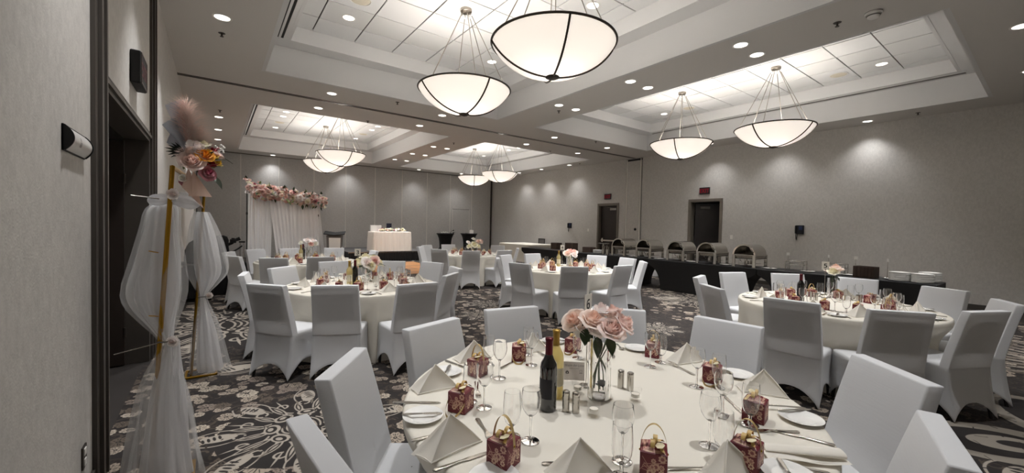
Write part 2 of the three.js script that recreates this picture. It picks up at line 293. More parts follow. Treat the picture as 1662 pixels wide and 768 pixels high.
// ---------------------------------------------------------------- walls
const OP = [3.45, 5.83, 2.4];                                             // doorway in the left wall: from, to, height
const DR = [6.52, 7.494, 2.49], DL = [10.618, 11.553, 2.473];            // doors in the right wall
struct('wall_left', uvm(merge([bd(XL - 0.18, XL, 0, SOF + 0.02, DF - 0.2, OP[0]), bd(XL - 0.18, XL, OP[2], SOF + 0.02, OP[0], OP[1]), bd(XL - 0.18, XL, 0, SOF + 0.02, OP[1], DB + 0.2)]), 1.1), M.wall);
struct('wall_right', uvm(merge([bd(XR, XR + 0.18, 0, SOF + 0.02, DF - 0.2, DR[0]), bd(XR, XR + 0.18, DR[2], SOF + 0.02, DR[0], DR[1]), bd(XR, XR + 0.18, 0, SOF + 0.02, DR[1], 9.475), bd(XR, XR + 0.18, 0, SOF + 0.02, 9.515, 10.178), bd(XR, XR + 0.18, 0, SOF + 0.02, 10.218, DL[0]), bd(XR + 0.17, XR + 0.2, 0, SOF + 0.02, 9.4, 10.3), bd(XR, XR + 0.18, DL[2], SOF + 0.02, DL[0], DL[1]), bd(XR, XR + 0.18, 0, SOF + 0.02, DL[1], DB + 0.2)]), 1.1), M.wall);
struct('wall_front', uvm(bd(XL - 0.18, XR + 0.18, 0, SOF + 0.02, DF - 0.2, DF), 1.1), M.wall);
{
  const w = struct('wall_back', uvm(bd(XL - 0.18, XR + 0.18, 0, SOF + 0.02, DB + 0.05, DB + 0.22), 1.1), M.reveal);
  const J = [XL + 0.02]; for (let k = 0; k < 9; k++) J.push(0.865 + 1.35 * k); J.push(XR - 0.04);
  for (let k = 0; k + 1 < J.length; k++) {                               // the folding partition: panels with pale edge trims
    if (k === 8) { mesh('panel', uvm(merge([bd(J[k] + 0.012, 10.46, 0.02, SOF - 0.03, DB, DB + 0.05), bd(10.46, 11.53, 2.4, SOF - 0.03, DB, DB + 0.05), bd(11.53, J[k + 1] - 0.012, 0.02, SOF - 0.03, DB, DB + 0.05)]), 1.1), M.panel, w); }
    else mesh('panel', uvm(bd(J[k] + 0.012, J[k + 1] - 0.012, 0.02, SOF - 0.03, DB, DB + 0.05), 1.1), M.panel, w);
    if (k) mesh('edge_trim', [bd(J[k] - 0.022, J[k] - 0.004, 0.02, SOF - 0.03, DB - 0.008, DB + 0.04), bd(J[k] + 0.004, J[k] + 0.012, 0.02, SOF - 0.03, DB - 0.004, DB + 0.04)], M.trimLight, w);
  }
  mesh('head_track', bd(XL, XR, SOF - 0.03, SOF, DB - 0.03, DB + 0.05), M.track, w);
  const dr = thing('door', 'flush pass door fitted in the folding grey partition', 'door'); dr.userData.kind = 'structure';
  mesh('leaf', uvm(bd(10.475, 11.515, 0.02, 2.385, DB + 0.012, DB + 0.05), 1.1), M.panel, dr);
  mesh('edge_trim', [bd(10.46, 10.475, 0.02, 2.385, DB - 0.004, DB + 0.05), bd(11.515, 11.53, 0.02, 2.385, DB - 0.004, DB + 0.05)], M.trimLight, dr);
  mesh('head_gap', bd(10.475, 11.515, 2.385, 2.4, DB + 0.01, DB + 0.05), M.black, dr);
  mesh('latch', [bd(10.5, 10.56, 1.06, 1.12, DB - 0.02, DB + 0.02), bd(10.53, 10.62, 1.1, 1.12, DB - 0.03, DB - 0.01)], M.black, dr);
  mesh('corner_seal', bd(XR - 0.1, XR - 0.04, 0, SOF - 0.03, DB - 0.06, DB), M.bronze, w);
}
// panel store in the right wall: a flush door between two pale jambs
{
  const p = structGroup('door');
  mesh('leaf', uvm(bd(XR - 0.012, XR + 0.02, 0.03, SOF - 0.1, 9.58, 10.14), 1.1), M.wall, p);
  for (const d of [9.53, 10.16]) { mesh('jamb', bd(XR - 0.035, XR, 0, SOF - 0.04, d - 0.018, d + 0.018), M.trimLight, p); }
  mesh('head_seal', bd(XR - 0.03, XR, SOF - 0.1, SOF - 0.03, 9.5, 10.19), M.black, p);
  mesh('cup_pull', new THREE.CylinderGeometry(0.05, 0.05, 0.02, 20).rotateZ(Math.PI / 2).translate(XR - 0.02, 1.52, -9.72), M.black, p);
}
// skirting boards
struct('baseboard_right', merge([bd(XR - 0.015, XR, 0, 0.1, DF, DR[0] - 0.12), bd(XR - 0.015, XR, 0, 0.1, DR[1] + 0.12, 9.46), bd(XR - 0.015, XR, 0, 0.1, 10.24, DL[0] - 0.12), bd(XR - 0.015, XR, 0, 0.1, DL[1] + 0.12, DB)]), M.base);
struct('baseboard_left', merge([bd(XL, XL + 0.015, 0, 0.1, DF, 3.24), bd(XL, XL + 0.015, 0, 0.1, 6.12, DB)]), M.base);
// portal of the left doorway: casings to the ceiling and head moulding
{
  const p = structGroup('trim_1');
  for (const [a, b, o] of [[3.25, 3.45, 1], [5.85, 6.06, -1]]) {
    const w = b - a, in0 = o > 0 ? a : b;
    mesh('casing', [bd(XL, XL + 0.022, 0, SOF, a, b), bd(XL, XL + 0.04, 0, SOF, a + w * 0.3, a + w * 0.55), bd(XL, XL + 0.048, 0, SOF, a + w * 0.7, a + w * 0.86)], M.casing, p);
  }
  mesh('head_moulding', [bd(XL, XL + 0.02, OP[2], OP[2] + 0.03, OP[0], OP[1]), bd(XL, XL + 0.012, OP[2] + 0.045, OP[2] + 0.055, OP[0], OP[1])], M.casing, p);
  mesh('jamb', [bd(XL - 0.2, XL, 0, OP[2], OP[0] - 0.01, OP[0] + 0.03), bd(XL - 0.2, XL, 0, OP[2], OP[1] - 0.03, OP[1] + 0.01), bd(XL - 0.2, XL, OP[2] - 0.03, OP[2], OP[0], OP[1])], M.casing, p);
  struct('wall_vestibule', merge([bd(-7, XL - 0.16, 0, 2.7, OP[0] - 0.5, OP[0] - 0.4), bd(-7, XL - 0.16, 0, 2.7, OP[1] + 0.3, OP[1] + 0.4), bd(-7, -6.9, 0, 2.7, OP[0] - 0.5, OP[1] + 0.4), bd(-7, XL - 0.16, 2.6, 2.7, OP[0] - 0.5, OP[1] + 0.4)]), M.wall);
  const dr = structGroup('door');
  const leaf = [rbx(0.045, 2.33, 1.18, 0, 1.175, 0.59, 0.004)];
  mesh('leaf', leaf, M.doorWood, dr); mesh('hinge', [cyl(0.012, 0.012, 0.1, 0.02, 0.3, 0.0), cyl(0.012, 0.012, 0.1, 0.02, 1.9, 0.0)], M.bronze, dr);
  put(dr, XL - 0.19, 0, OP[1] - 0.06, -1.5);
}
// doors in the right wall
function frameR([a, b, h], name) {
  const p = structGroup(name), w = 0.085;
  mesh('casing', [bd(XR - 0.03, XR + 0.02, 0, h, a - w, a), bd(XR - 0.03, XR + 0.02, 0, h, b, b + w), bd(XR - 0.03, XR + 0.02, h, h + w, a - w, b + w)], M.frameR, p);
  mesh('jamb', [bd(XR, XR + 0.19, 0, h, a - 0.02, a + 0.015), bd(XR, XR + 0.19, 0, h, b - 0.015, b + 0.02), bd(XR, XR + 0.19, h - 0.015, h + 0.02, a, b)], M.frameR, p);
  return p;
}
{
  const p = frameR(DL, 'door');
  mesh('leaf', bd(XR + 0.1, XR + 0.145, 0.01, DL[2] - 0.02, DL[0] + 0.02, DL[1] - 0.02), M.doorWood, p);
  mesh('push_bar', [bd(XR + 0.02, XR + 0.06, 1.0, 1.06, DL[0] + 0.08, DL[1] - 0.1), bd(XR + 0.06, XR + 0.1, 0.96, 1.12, DL[1] - 0.18, DL[1] - 0.1), bd(XR + 0.06, XR + 0.1, 0.99, 1.07, DL[0] + 0.08, DL[0] + 0.14)], M.steelSoft, p);
  mesh('door_closer', [bd(XR + 0.04, XR + 0.1, 2.27, 2.36, DL[0] + 0.08, DL[0] + 0.4), rod(vec(XR + 0.06, 2.37, -DL[0] - 0.35), vec(XR - 0.0, 2.43, -DL[0] - 0.62), 0.012)], M.steelSoft, p);
  const q = frameR(DR, 'door'), L = new THREE.Group(); L.name = 'leaf'; q.add(L);           // this one stands open into a dark passage
  mesh('board', rbx(0.045, 2.44, 0.95, 0, 1.23, 0.475, 0.003), M.doorDark, L);
  mesh('edge_strip', bx(0.05, 2.4, 0.02, 0, 1.22, 0.955), M.steelSoft, L);
  mesh('closer', bx(0.06, 0.08, 0.3, -0.05, 2.3, 0.3), M.grey, L);
  put(L, XR + 0.2, 0, DR[1] - 0.04, 0.55);
  mesh('hinge', [bd(XR + 0.165, XR + 0.2, 0.35, 0.47, DR[1] - 0.03, DR[1] - 0.012), bd(XR + 0.165, XR + 0.2, 1.2, 1.32, DR[1] - 0.03, DR[1] - 0.012), bd(XR + 0.165, XR + 0.2, 2.1, 2.22, DR[1] - 0.03, DR[1] - 0.012)], M.grey, q);
  struct('wall_passage', merge([bd(XR + 0.18, 18, 0, 2.9, 5.4, 5.5), bd(XR + 0.18, 18, 0, 2.9, 8.9, 9.0), bd(17.9, 18, 0, 2.9, 5.4, 9.0), bd(XR + 0.18, 18, 2.8, 2.9, 5.4, 9.0), bd(XR + 0.15, XR + 0.25, 0, 2.9, 10.4, 11.8)]), M.wall);
}
// partition track across the ceiling
struct('trim_2', merge([bd(XL, XR, SOF - 0.012, SOF + 0.004, 9.79, 9.825), bd(XL, XR, SOF - 0.012, SOF + 0.004, 9.865, 9.9), bd(XL, XR, SOF - 0.002, SOF + 0.004, 9.825, 9.865)]), M.track);

// ---------------------------------------------------------------- ceiling: soffit with four stepped trays of lay-in tiles
{
  const sh = new THREE.Shape([new THREE.Vector2(XL - 0.18, DF - 0.2), new THREE.Vector2(XR + 0.18, DF - 0.2), new THREE.Vector2(XR + 0.18, DB + 0.22), new THREE.Vector2(XL - 0.18, DB + 0.22)]);
  for (const [x0, x1, d0, d1] of CO) sh.holes.push(new THREE.Path([new THREE.Vector2(x0, d0), new THREE.Vector2(x0, d1), new THREE.Vector2(x1, d1), new THREE.Vector2(x1, d0)]));
  struct('ceiling', uvm(new THREE.ExtrudeGeometry(sh, { depth: 0.1, bevelEnabled: false }).rotateX(-Math.PI / 2).translate(0, SOF, 0), 1.5), M.soffit);
  struct('roof', bd(XL - 0.3, XR + 0.3, 5.2, 5.3, DF - 0.4, DB + 0.4), M.reveal);
  CO.forEach(([x0, x1, d0, d1], c) => {
    const lx = 0.35, ld = 0.39, u0 = x0 + lx, u1 = x1 - lx, e0 = d0 + ld, e1 = d1 - ld, p = structGroup('ceiling');
    const ring = (a0, a1, b0, b1, y0, y1, t) => [bd(a0 - t, a0, y0, y1, b0 - t, b1 + t), bd(a1, a1 + t, y0, y1, b0 - t, b1 + t), bd(a0, a1, y0, y1, b0 - t, b0), bd(a0, a1, y0, y1, b1, b1 + t)];
    mesh('fascia', ring(x0 + 0.006, x1 - 0.006, d0 + 0.006, d1 - 0.006, SOF - 0.001, LEDGE + 0.05, 0.06), M.tray, p);
    mesh('ledge', ring(u0, u1, e0, e1, LEDGE, LEDGE + 0.05, lx + 0.02).map((g, i) => g), M.tray, p);
    mesh('upper_fascia', ring(u0 + 0.004, u1 - 0.004, e0 + 0.004, e1 - 0.004, LEDGE - 0.002, TOP + 0.06, 0.05), M.tray, p);
    mesh('tile_backing', bd(u0 - 0.04, u1 + 0.04, TOP + 0.035, TOP + 0.07, e0 - 0.04, e1 + 0.04), M.reveal, p);
    const xs = [u0]; const mid = (u0 + u1) / 2; for (let k = -3; k <= 3; k++) { const x = mid + (k + (0.5)) * 0.733 - 0; if (x > u0 + 0.1 && x < u1 - 0.1) xs.push(x); } xs.push(u1);
    const ds = [e1]; let d = e1 - 0.6; while (d > e0 + 0.12) { ds.push(d); d -= 0.692; } ds.push(e0);
    for (let i = 0; i + 1 < xs.length; i++) for (let j = 0; j + 1 < ds.length; j++) {
      const g = 0.011, up = 0.004 * hash2(i, j, c), t = mesh('tile', uvm(bd(xs[i] + g, xs[i + 1] - g, TOP + up, TOP + 0.02 + up, ds[j + 1] + g, ds[j] - g), 0.7), hash2(i, j, c + 9) < 0.5 ? M.tile : M.tileB, p);
    }
    const sx = c % 2 ? [x1 - 0.2, x1 - 0.1] : [x0 + 0.14, x0 + 0.215];                    // slot diffusers in one ledge of each tray
    if (c % 2 === 0) { for (const s of sx) mesh('slot_diffuser', bd(s - 0.018, s + 0.018, LEDGE - 0.008, LEDGE + 0.02, d0 + 0.5, d1 - 0.42), M.black, p); mesh('slot_frame', [bd(sx[0] - 0.04, sx[0] - 0.02, LEDGE - 0.012, LEDGE + 0.01, d0 + 0.48, d1 - 0.4), bd(sx[0] + 0.02, sx[1] - 0.02, LEDGE - 0.012, LEDGE + 0.01, d0 + 0.48, d1 - 0.4), bd(sx[1] + 0.02, sx[1] + 0.035, LEDGE - 0.012, LEDGE + 0.01, d0 + 0.48, d1 - 0.4)], M.tray, p); }
    else { mesh('slot_diffuser', bd(x1 - 0.22, x1 - 0.1, LEDGE - 0.006, LEDGE + 0.02, d0 + 0.3, d1 - 0.3), M.grey, p); mesh('slot_frame', [bd(x1 - 0.245, x1 - 0.22, LEDGE - 0.01, LEDGE + 0.01, d0 + 0.28, d1 - 0.28), bd(x1 - 0.1, x1 - 0.085, LEDGE - 0.01, LEDGE + 0.01, d0 + 0.28, d1 - 0.28)], M.tray, p); }
  });
}

// ---------------------------------------------------------------- recessed downlights
function spot(x, y, d, I, col, ang = 0.8) {
  const l = new THREE.SpotLight(col, I, 0, ang, 0.75, 2); l.position.set(x, y, -d); l.target.position.set(x, y - 1, -d); l.castShadow = true; l.shadow.radius = 3; l.shadow.mapSize.set(256, 256); scene.add(l, l.target);
}
const dlProto = proto('downlight', 'downlight');
mesh('trim_ring', lathe([[0.086, 0.03], [0.088, 0.002], [0.092, -0.006], [0.112, -0.006], [0.114, 0.0]], 28), M.whitePaint, dlProto);
mesh('lens', new THREE.CircleGeometry(0.087, 28).rotateX(Math.PI / 2).translate(0, -0.003, 0), M.lens, dlProto);
function downlight(x, d, label, group, y = SOF, I = LIGHT.down) { copy(dlProto, label, x, y, d, 0, group); spot(x, y - 0.03, d, I, LIGHT.cool, I === LIGHT.wash ? 0.92 : 0.66); }
[2.87, 4.8, 6.746].forEach((d, i) => downlight(0.08, d, ['recessed downlight beside the left wall, nearest the camera of the near three', 'recessed downlight beside the left wall, middle of the near three', 'lone recessed downlight on the soffit above the left doorway'][i]));
[13.272, 15.145, 17.01].forEach((d, i) => downlight(0.09, d, 'recessed downlight in the row of three beside far left tray, ' + ['nearest', 'middle', 'farthest'][i]));
for (const [x, n] of [[1.985, 'left'], [4.54, 'second from left'], [8.275, 'third from left'], [10.66, 'right']]) for (const [d, m] of [[9.2, 'near'], [10.57, 'far']]) downlight(x, d, 'recessed downlight on the ' + m + ' side of the ceiling track, ' + n + ' of four');
for (const [x, n] of [[6.15, 'left'], [6.675, 'right']]) {
  [2.865, 4.8, 6.715].forEach((d, i) => downlight(x, d, n + ' downlight of the ' + ['nearest', 'middle', 'farthest'][i] + ' pair on the soffit between near trays'));
  [13.09, 14.955, 16.845].forEach((d, i) => downlight(x, d, n + ' downlight of the ' + ['nearest', 'middle', 'farthest'][i] + ' pair on the soffit between far trays'));
}
[2.876, 4.75, 6.617, 12.834, 14.707, 16.433].forEach((d, i) => downlight(i === 0 ? 12.633 : 12.45, d, 'recessed downlight washing the right wall, ' + ORD[i] + ' from the camera', undefined, SOF, LIGHT.wash));
for (const [x, d, n] of [[1.944, 19.406, 'left one'], [4.95, 19.25, 'second one'], [8.214, 19.116, 'third one'], [10.518, 18.95, 'right one']]) downlight(x, d, 'recessed downlight washing the far grey partition, ' + n + ' of four', undefined, SOF, LIGHT.wash);
[1.95, 4.54, 8.31, 10.65].forEach((x, i) => downlight(x, 0.4, 'recessed downlight over the front wall behind the camera, ' + ORD[i] + ' from the left'));
const TL = [[1.833, 7.308, 0], [4.74, 7.304, 0], [1.833, 4.48, 0], [4.76, 4.476, 0], [1.833, 2.3, 0], [4.74, 2.3, 0], [8.1, 7.25, 1], [10.91, 7.241, 1], [8.1, 4.5, 1], [8.1, 2.3, 1], [10.98, 2.316, 1], [1.84, 14.775, 2], [1.84, 15.48, 2], [1.83, 17.514, 2], [4.745, 14.751, 2], [4.743, 15.44, 2], [4.715, 17.475, 2], [10.9, 14.458, 3], [10.87, 15.163, 3], [10.89, 17.341, 3], [8.1, 14.6, 3], [8.1, 17.4, 3]];
const TRAY = ['near left tray', 'near right tray', 'far left tray', 'far right tray'];
{
  const seen = {};
  for (const [x, d, c] of TL) {
    const side = x < (CO[c][0] + CO[c][1]) / 2 ? 'left' : 'right', k = c + side, all = TL.filter((q) => q[2] === c && (q[0] < (CO[c][0] + CO[c][1]) / 2 ? 'left' : 'right') === side).sort((a, b) => b[1] - a[1]);
    const i = all.findIndex((q) => q[0] === x && q[1] === d);
    downlight(x, d, 'downlight among the tiles of the ' + TRAY[c] + ', ' + side + ' row, ' + ORD[i] + ' from its far end', undefined, TOP, LIGHT.tile);
  }
}
// ---------------------------------------------------------------- ceiling speakers, sprinklers, smoke detector
const spk = proto('ceiling_speaker', 'speaker'); mesh('grille', lathe([[0, -0.012], [0.1, -0.012], [0.14, -0.008], [0.15, 0]], 32), M.beigeGrille, spk); mesh('rim', lathe([[0.15, 0.0], [0.152, -0.01], [0.165, -0.008], [0.17, 0]], 32), M.whitePaint, spk);
for (const [x, d, l] of [[1.83, 6.615, 'round cream ceiling speaker among tiles of near left tray'], [11.04, 3.04, 'round cream ceiling speaker beside a downlight in near right tray'], [10.9, 6.45, 'round cream ceiling speaker behind the farther chandelier of near right tray'], [4.7, 16.4, 'round cream ceiling speaker beside downlights in far left tray'], [1.85, 16.5, 'round cream speaker in left row of far left tray']]) copy(spk, l, x, TOP, d);
const spr = proto('sprinkler_head', 'sprinkler'); mesh('escutcheon', lathe([[0, -0.004], [0.04, -0.004], [0.045, 0]], 20), M.bronze, spr); mesh('deflector', [cyl(0.012, 0.01, 0.04, 0, -0.042, 0, 10), cyl(0.024, 0.024, 0.004, 0, -0.05, 0, 12)], M.bronze, spr);
for (const [x, d, l] of [[6.435, 1.809, 'dark sprinkler head beside the smoke detector'], [6.448, 7.04, 'dark sprinkler head by the far downlight pair between near trays'], [0.082, 7.312, 'dark sprinkler head behind the lone downlight over left doorway'], [3.281, 8.878, 'dark sprinkler head on soffit beyond the near left tray'], [3.277, 11.023, 'dark sprinkler head on soffit edge of far left tray'], [6.367, 12.016, 'dark sprinkler head on soffit between the two far trays'], [9.598, 8.744, 'dark sprinkler head at the far edge of near right tray'], [9.627, 10.909, 'dark sprinkler head at the near edge of far right tray'], [12.525, 1.993, 'dark sprinkler head on soffit along right wall near camera'], [0.108, 12.433, 'dark sprinkler head before the row of three downlights'], [12.383, 12.142, 'dark sprinkler head on soffit along right wall, farther one']]) copy(spr, l, x, SOF, d);
{
  const t = thing('smoke_detector', 'round white smoke detector on the soffit between near trays', 'smoke detector');
  mesh('base', lathe([[0, 0], [0.085, 0], [0.085, -0.02], [0.078, -0.03]], 28), M.whitePaint, t); mesh('chamber', lathe([[0.07, -0.028], [0.06, -0.06], [0.045, -0.072], [0, -0.074]], 28), M.whitePaint, t); mesh('vent', lathe([[0.066, -0.036], [0.069, -0.04], [0.064, -0.05]], 28), M.grey, t);
  put(t, 6.464, SOF, 1.46);
}
// ---------------------------------------------------------------- bowl chandeliers
const ch = proto('chandelier', 'chandelier');
{
  const R = 0.735, y0 = 3.345 - TOP, H = 0.385, prof = []; for (let i = 0; i <= 18; i++) { const t = i / 18; prof.push([Math.max(0.001, R * Math.sin(t * 1.12) / Math.sin(1.12)), y0 + H * (1 - Math.cos(t * 1.12)) / (1 - Math.cos(1.12))]); }
  mesh('bowl', lathe(prof, 64), M.bowl, ch);
  mesh('rim', new THREE.TorusGeometry(R + 0.004, 0.014, 8, 72).rotateX(Math.PI / 2).translate(0, y0 + H, 0), M.bronze, ch);
  for (let k = 0; k < 4; k++) mesh('rib', tube(prof.map(([x, y]) => vec((x + 0.006) * Math.cos(k * Math.PI / 2 + 0.5), y - 0.006, (x + 0.006) * Math.sin(k * Math.PI / 2 + 0.5))), 0.013, 24, 6), M.bronze, ch);
  mesh('finial', lathe([[0.001, y0 - 0.035], [0.02, y0 - 0.035], [0.06, y0 - 0.022], [0.085, y0 - 0.01], [0.08, y0 + 0.004]], 28), M.bronze, ch);
  mesh('canopy', lathe([[0.001, -0.055], [0.085, -0.05], [0.092, -0.035], [0.092, 0]], 32), M.nickel, ch);
  for (let k = 0; k < 6; k++) { const a = k * Math.PI / 3 + 0.25, e = vec(0.69 * Math.cos(a), y0 + H - 0.02, 0.69 * Math.sin(a)), s = vec(0.07 * Math.cos(a), -0.06, 0.07 * Math.sin(a)), h = s.clone().lerp(e, 0.04); const rodM = mesh('rod', rod(h, e, 0.0065), M.nickel, ch); mesh('hook', [new THREE.TorusGeometry(0.018, 0.004, 6, 14).translate(s.x, s.y - 0.012, s.z)], M.nickel, rodM); }
  for (let k = 0; k < 3; k++) { const a = k * 2.094; mesh('bulb', new THREE.SphereGeometry(0.05, 16, 10).translate(0.22 * Math.cos(a), y0 + 0.2, 0.22 * Math.sin(a)), M.bulb, ch); }
}
for (const [x, d, c, n] of [[3.264, 3.69, 0, 'nearer'], [3.264, 5.82, 0, 'farther'], [9.55, 3.71, 1, 'nearer'], [9.55, 5.84, 1, 'farther'], [3.264, 13.75, 2, 'nearer'], [3.264, 16.0, 2, 'farther'], [9.55, 13.94, 3, 'nearer'], [9.55, 16.0, 3, 'farther']]) {
  copy(ch, 'glowing glass bowl chandelier on rods, ' + n + ' of two in the ' + TRAY[c], x, TOP, d, c * 0.35 + (n === 'farther' ? 0.5 : 0));
  const l = new THREE.PointLight(LIGHT.warm, LIGHT.chandelier, 0, 2); l.position.set(x, 3.345 + 0.17, -d); l.castShadow = true; l.shadow.radius = 12; scene.add(l);
}
// ================================================================ PROTOTYPES
// ---------------------------------------------------------------- banquet chair under a stretch cover; its front looks along +z, back top centre at z = -0.30
const chair = proto('banquet_chair', 'chair');
{
  const back = [], nB = 20;
  for (let j = 0; j <= nB; j++) {
    const t = j / nB, y = lerp(0.43, 0.93, t), zc = lerp(-0.178, -0.3, Math.pow(t, 1.15)), th = lerp(0.038, 0.033, t), hw = lerp(0.226, 0.215, t);
    back.push(rrect(hw, th, 0.009, 3).map(([x, z], i) => vec(x, y, zc + z)));
  }
  for (const [k, s] of [[0.004, 0.94], [0.0055, 0.82]]) back.push(rrect(0.215 - (1 - s) * 0.03, 0.033 * s, 0.009 * s, 3).map(([x, z]) => vec(x, 0.93 + k, -0.301 + z)));
  const per = []; // points round the seat: side index, fraction along it
  const N = 12, C0 = [[-0.228, 0.225], [0.228, 0.225], [0.226, -0.212], [-0.226, -0.212]], C1 = [[-0.238, 0.25], [0.238, 0.25], [0.232, -0.275], [-0.232, -0.275]];
  for (let s = 0; s < 4; s++) for (let i = 0; i < N; i++) per.push([s, i / N]);
  const ringAt = (t, inset = 0) => per.map(([s, f]) => {
    const e = (s + 1) % 4, arch = 1 - Math.pow(Math.abs(2 * f - 1), 2.3), hem = 0.012 + (s === 0 || s === 2 ? 0.135 : 0.15) * arch;
    const x0 = lerp(C0[s][0], C0[e][0], f), z0 = lerp(C0[s][1], C0[e][1], f), x1 = lerp(C1[s][0], C1[e][0], f), z1 = lerp(C1[s][1], C1[e][1], f);
    const y = lerp(0.435, hem, t), h = (0.435 - y) / 0.423, q = Math.pow(h, 1.4), pull = 0.022 * arch * Math.sin(Math.min(1, h * 1.3) * Math.PI) + inset;
    const nx = [0, 1, 0, -1][s], nz = [1, 0, -1, 0][s];
    return vec(lerp(x0, x1, q) - nx * pull, y, lerp(z0, z1, q) - nz * pull);
  });
  const top = [[0.467, 0.01], [0.466, 0.62], [0.462, 0.9], [0.452, 0.975]].map(([y, k]) => per.map(([s, f]) => { const e = (s + 1) % 4; return vec(lerp(C0[s][0], C0[e][0], f) * k, y, (lerp(C0[s][1], C0[e][1], f) - 0.006) * k + 0.006); }));
  const rows = []; for (let j = 0; j <= 12; j++) rows.push(ringAt(j / 12));
  rows.push(ringAt(1, 0.008));
  mesh('seat_cover', loft([...top, ...rows].map((r) => r), { capA: false }), M.cover, chair);
  mesh('back_cover', loft(back, { capB: true }), M.cover, chair);
  mesh('seat_pad', [rbx(0.4, 0.05, 0.38, 0, 0.425, 0.01, 0.02, 3)], M.pad, chair);
  const bk = (x, y, t) => { const zc = lerp(-0.178, -0.3, Math.pow((y - 0.43) / 0.5, 1.15)); return vec(x, y, zc + t - 0.01); };
  const padShape = (y0, y1, w, t) => loft([0, 0.25, 0.5, 0.75, 1].map((f) => rrect(w, t, t * 0.9, 2).map(([x, z]) => { const p = bk(x, lerp(y0, y1, f), z); return p; })), { capA: true, capB: true });
  mesh('back_pad', padShape(0.565, 0.855, 0.176, 0.014), M.pad, chair);
  mesh('back_frame', [padShape(0.44, 0.915, 0.01, 0.012).translate(0.2, 0, 0), padShape(0.44, 0.915, 0.01, 0.012).translate(-0.2, 0, 0), padShape(0.898, 0.918, 0.19, 0.012)], M.pad, chair);
  for (const [x, z, x1, z1] of [[-0.19, 0.19, -0.212, 0.222], [0.19, 0.19, 0.212, 0.222], [-0.19, -0.18, -0.208, -0.245], [0.19, -0.18, 0.208, -0.245]]) mesh('leg', [rod(vec(x, 0.42, z), vec(x1, 0.0, z1), 0.014)], M.chairLeg, chair);
}
// ---------------------------------------------------------------- table things
const glassProto = (stem, cat, bowlP, stemP, footP, whole) => {
  if (whole) { const m = new THREE.Mesh(merge([lathe(bowlP, 20), lathe(stemP, 8), lathe(footP, 20)]), M.glass); m.castShadow = m.receiveShadow = true; return proto(stem, cat, m); }
  const g = proto(stem, cat); mesh('bowl', lathe([...bowlP, ...bowlP.slice(1).reverse().map(([x, y]) => [x - 0.0011, y + 0.0004]), [0.0001, bowlP[0][1] + 0.002]], 36), M.glassSolid, g); mesh('stem', lathe(stemP, 14), M.glassSolid, g); mesh('foot', lathe(footP, 36), M.glassSolid, g); return g;
};
const wineB = [[0.003, 0.094], [0.012, 0.098], [0.022, 0.108], [0.031, 0.124], [0.036, 0.142], [0.0375, 0.158], [0.036, 0.176], [0.033, 0.196]], wineS = [[0.0001, 0.098], [0.007, 0.097], [0.0045, 0.085], [0.0038, 0.05], [0.0045, 0.018], [0.009, 0.008], [0.0001, 0.006]], wineF = [[0.0001, 0.008], [0.01, 0.0075], [0.032, 0.0028], [0.0345, 0.0014], [0.034, 0], [0.0001, 0]];
const watB = [[0.003, 0.042], [0.014, 0.046], [0.025, 0.058], [0.031, 0.076], [0.0335, 0.1], [0.033, 0.13], [0.0305, 0.172]], watS = [[0.0001, 0.046], [0.009, 0.045], [0.006, 0.034], [0.006, 0.02], [0.011, 0.009], [0.0001, 0.006]], watF = [[0.0001, 0.0085], [0.012, 0.008], [0.031, 0.003], [0.0335, 0.0015], [0.033, 0], [0.0001, 0]];
const wine = glassProto('wine_glass', 'wine glass', wineB, wineS, wineF), water = glassProto('water_goblet', 'goblet', watB, watS, watF);
const wineFar = glassProto('wine_glass', 'wine glass', wineB, wineS, wineF, true), waterFar = glassProto('water_goblet', 'goblet', watB, watS, watF, true);
// napkin folded into a standing pyramid, front towards -z
function napkinShape(s, w, h, lean) {
  const A = vec(0, h, 0.04), L = vec(-w, 0, 0.03 + lean), R = vec(w, 0, 0.02), F = vec(0.075, 0, -0.045), B = vec(0.0, 0, 0.1);
  const tri = (a, b, c, puff, off) => sheet((u, v) => { const p = a.clone().lerp(b.clone().lerp(c, u), v), k = Math.sin(Math.PI * u) * Math.sin(Math.PI * Math.min(1, v * 0.9)); const n = new THREE.Vector3().crossVectors(b.clone().sub(a), c.clone().sub(a)).normalize(); return p.addScaledVector(n, puff * k + off); }, 8, 8);
  const out = [];
  for (let k = 0; k < 3; k++) { const q = k * 0.0055, sh = vec(k * 0.004, 0, k * 0.006); out.push(tri(A.clone().add(vec(0, -0.004 * k, q)), F.clone().add(vec(0, 0, k * 0.004)), R.clone().add(sh).add(vec(0.004 * k, 0, 0)), 0.006, 0)); }
  out.push(tri(A, L, F, 0.01, 0), tri(A.clone().add(vec(0, -0.002, 0.003)), L.clone().add(vec(-0.002, 0, 0.006)), F.clone().add(vec(-0.003, 0, 0.007)), 0.009, 0));
  out.push(tri(A, R, B, 0.004, 0), tri(A, B, L, 0.004, 0));
  const edge = (a, b) => { const m = a.clone().lerp(b, 0.5); m.y += 0.004; return tube([a, m, b], 0.0028, 8, 5); };
  out.push(edge(A, F), edge(A, L), edge(L.clone().setY(0.003), F.clone().setY(0.003)), edge(F.clone().setY(0.003), R.clone().setY(0.003)));
  return out;
}
const napkinP = (w, h, l) => { const m = new THREE.Mesh(merge(napkinShape(1, w, h, l)), M.napkin); m.castShadow = m.receiveShadow = true; return proto('napkin', 'napkin', m); };
const napkins = [napkinP(0.11, 0.112, 0), napkinP(0.12, 0.12, 0.015), napkinP(0.105, 0.105, -0.01)];
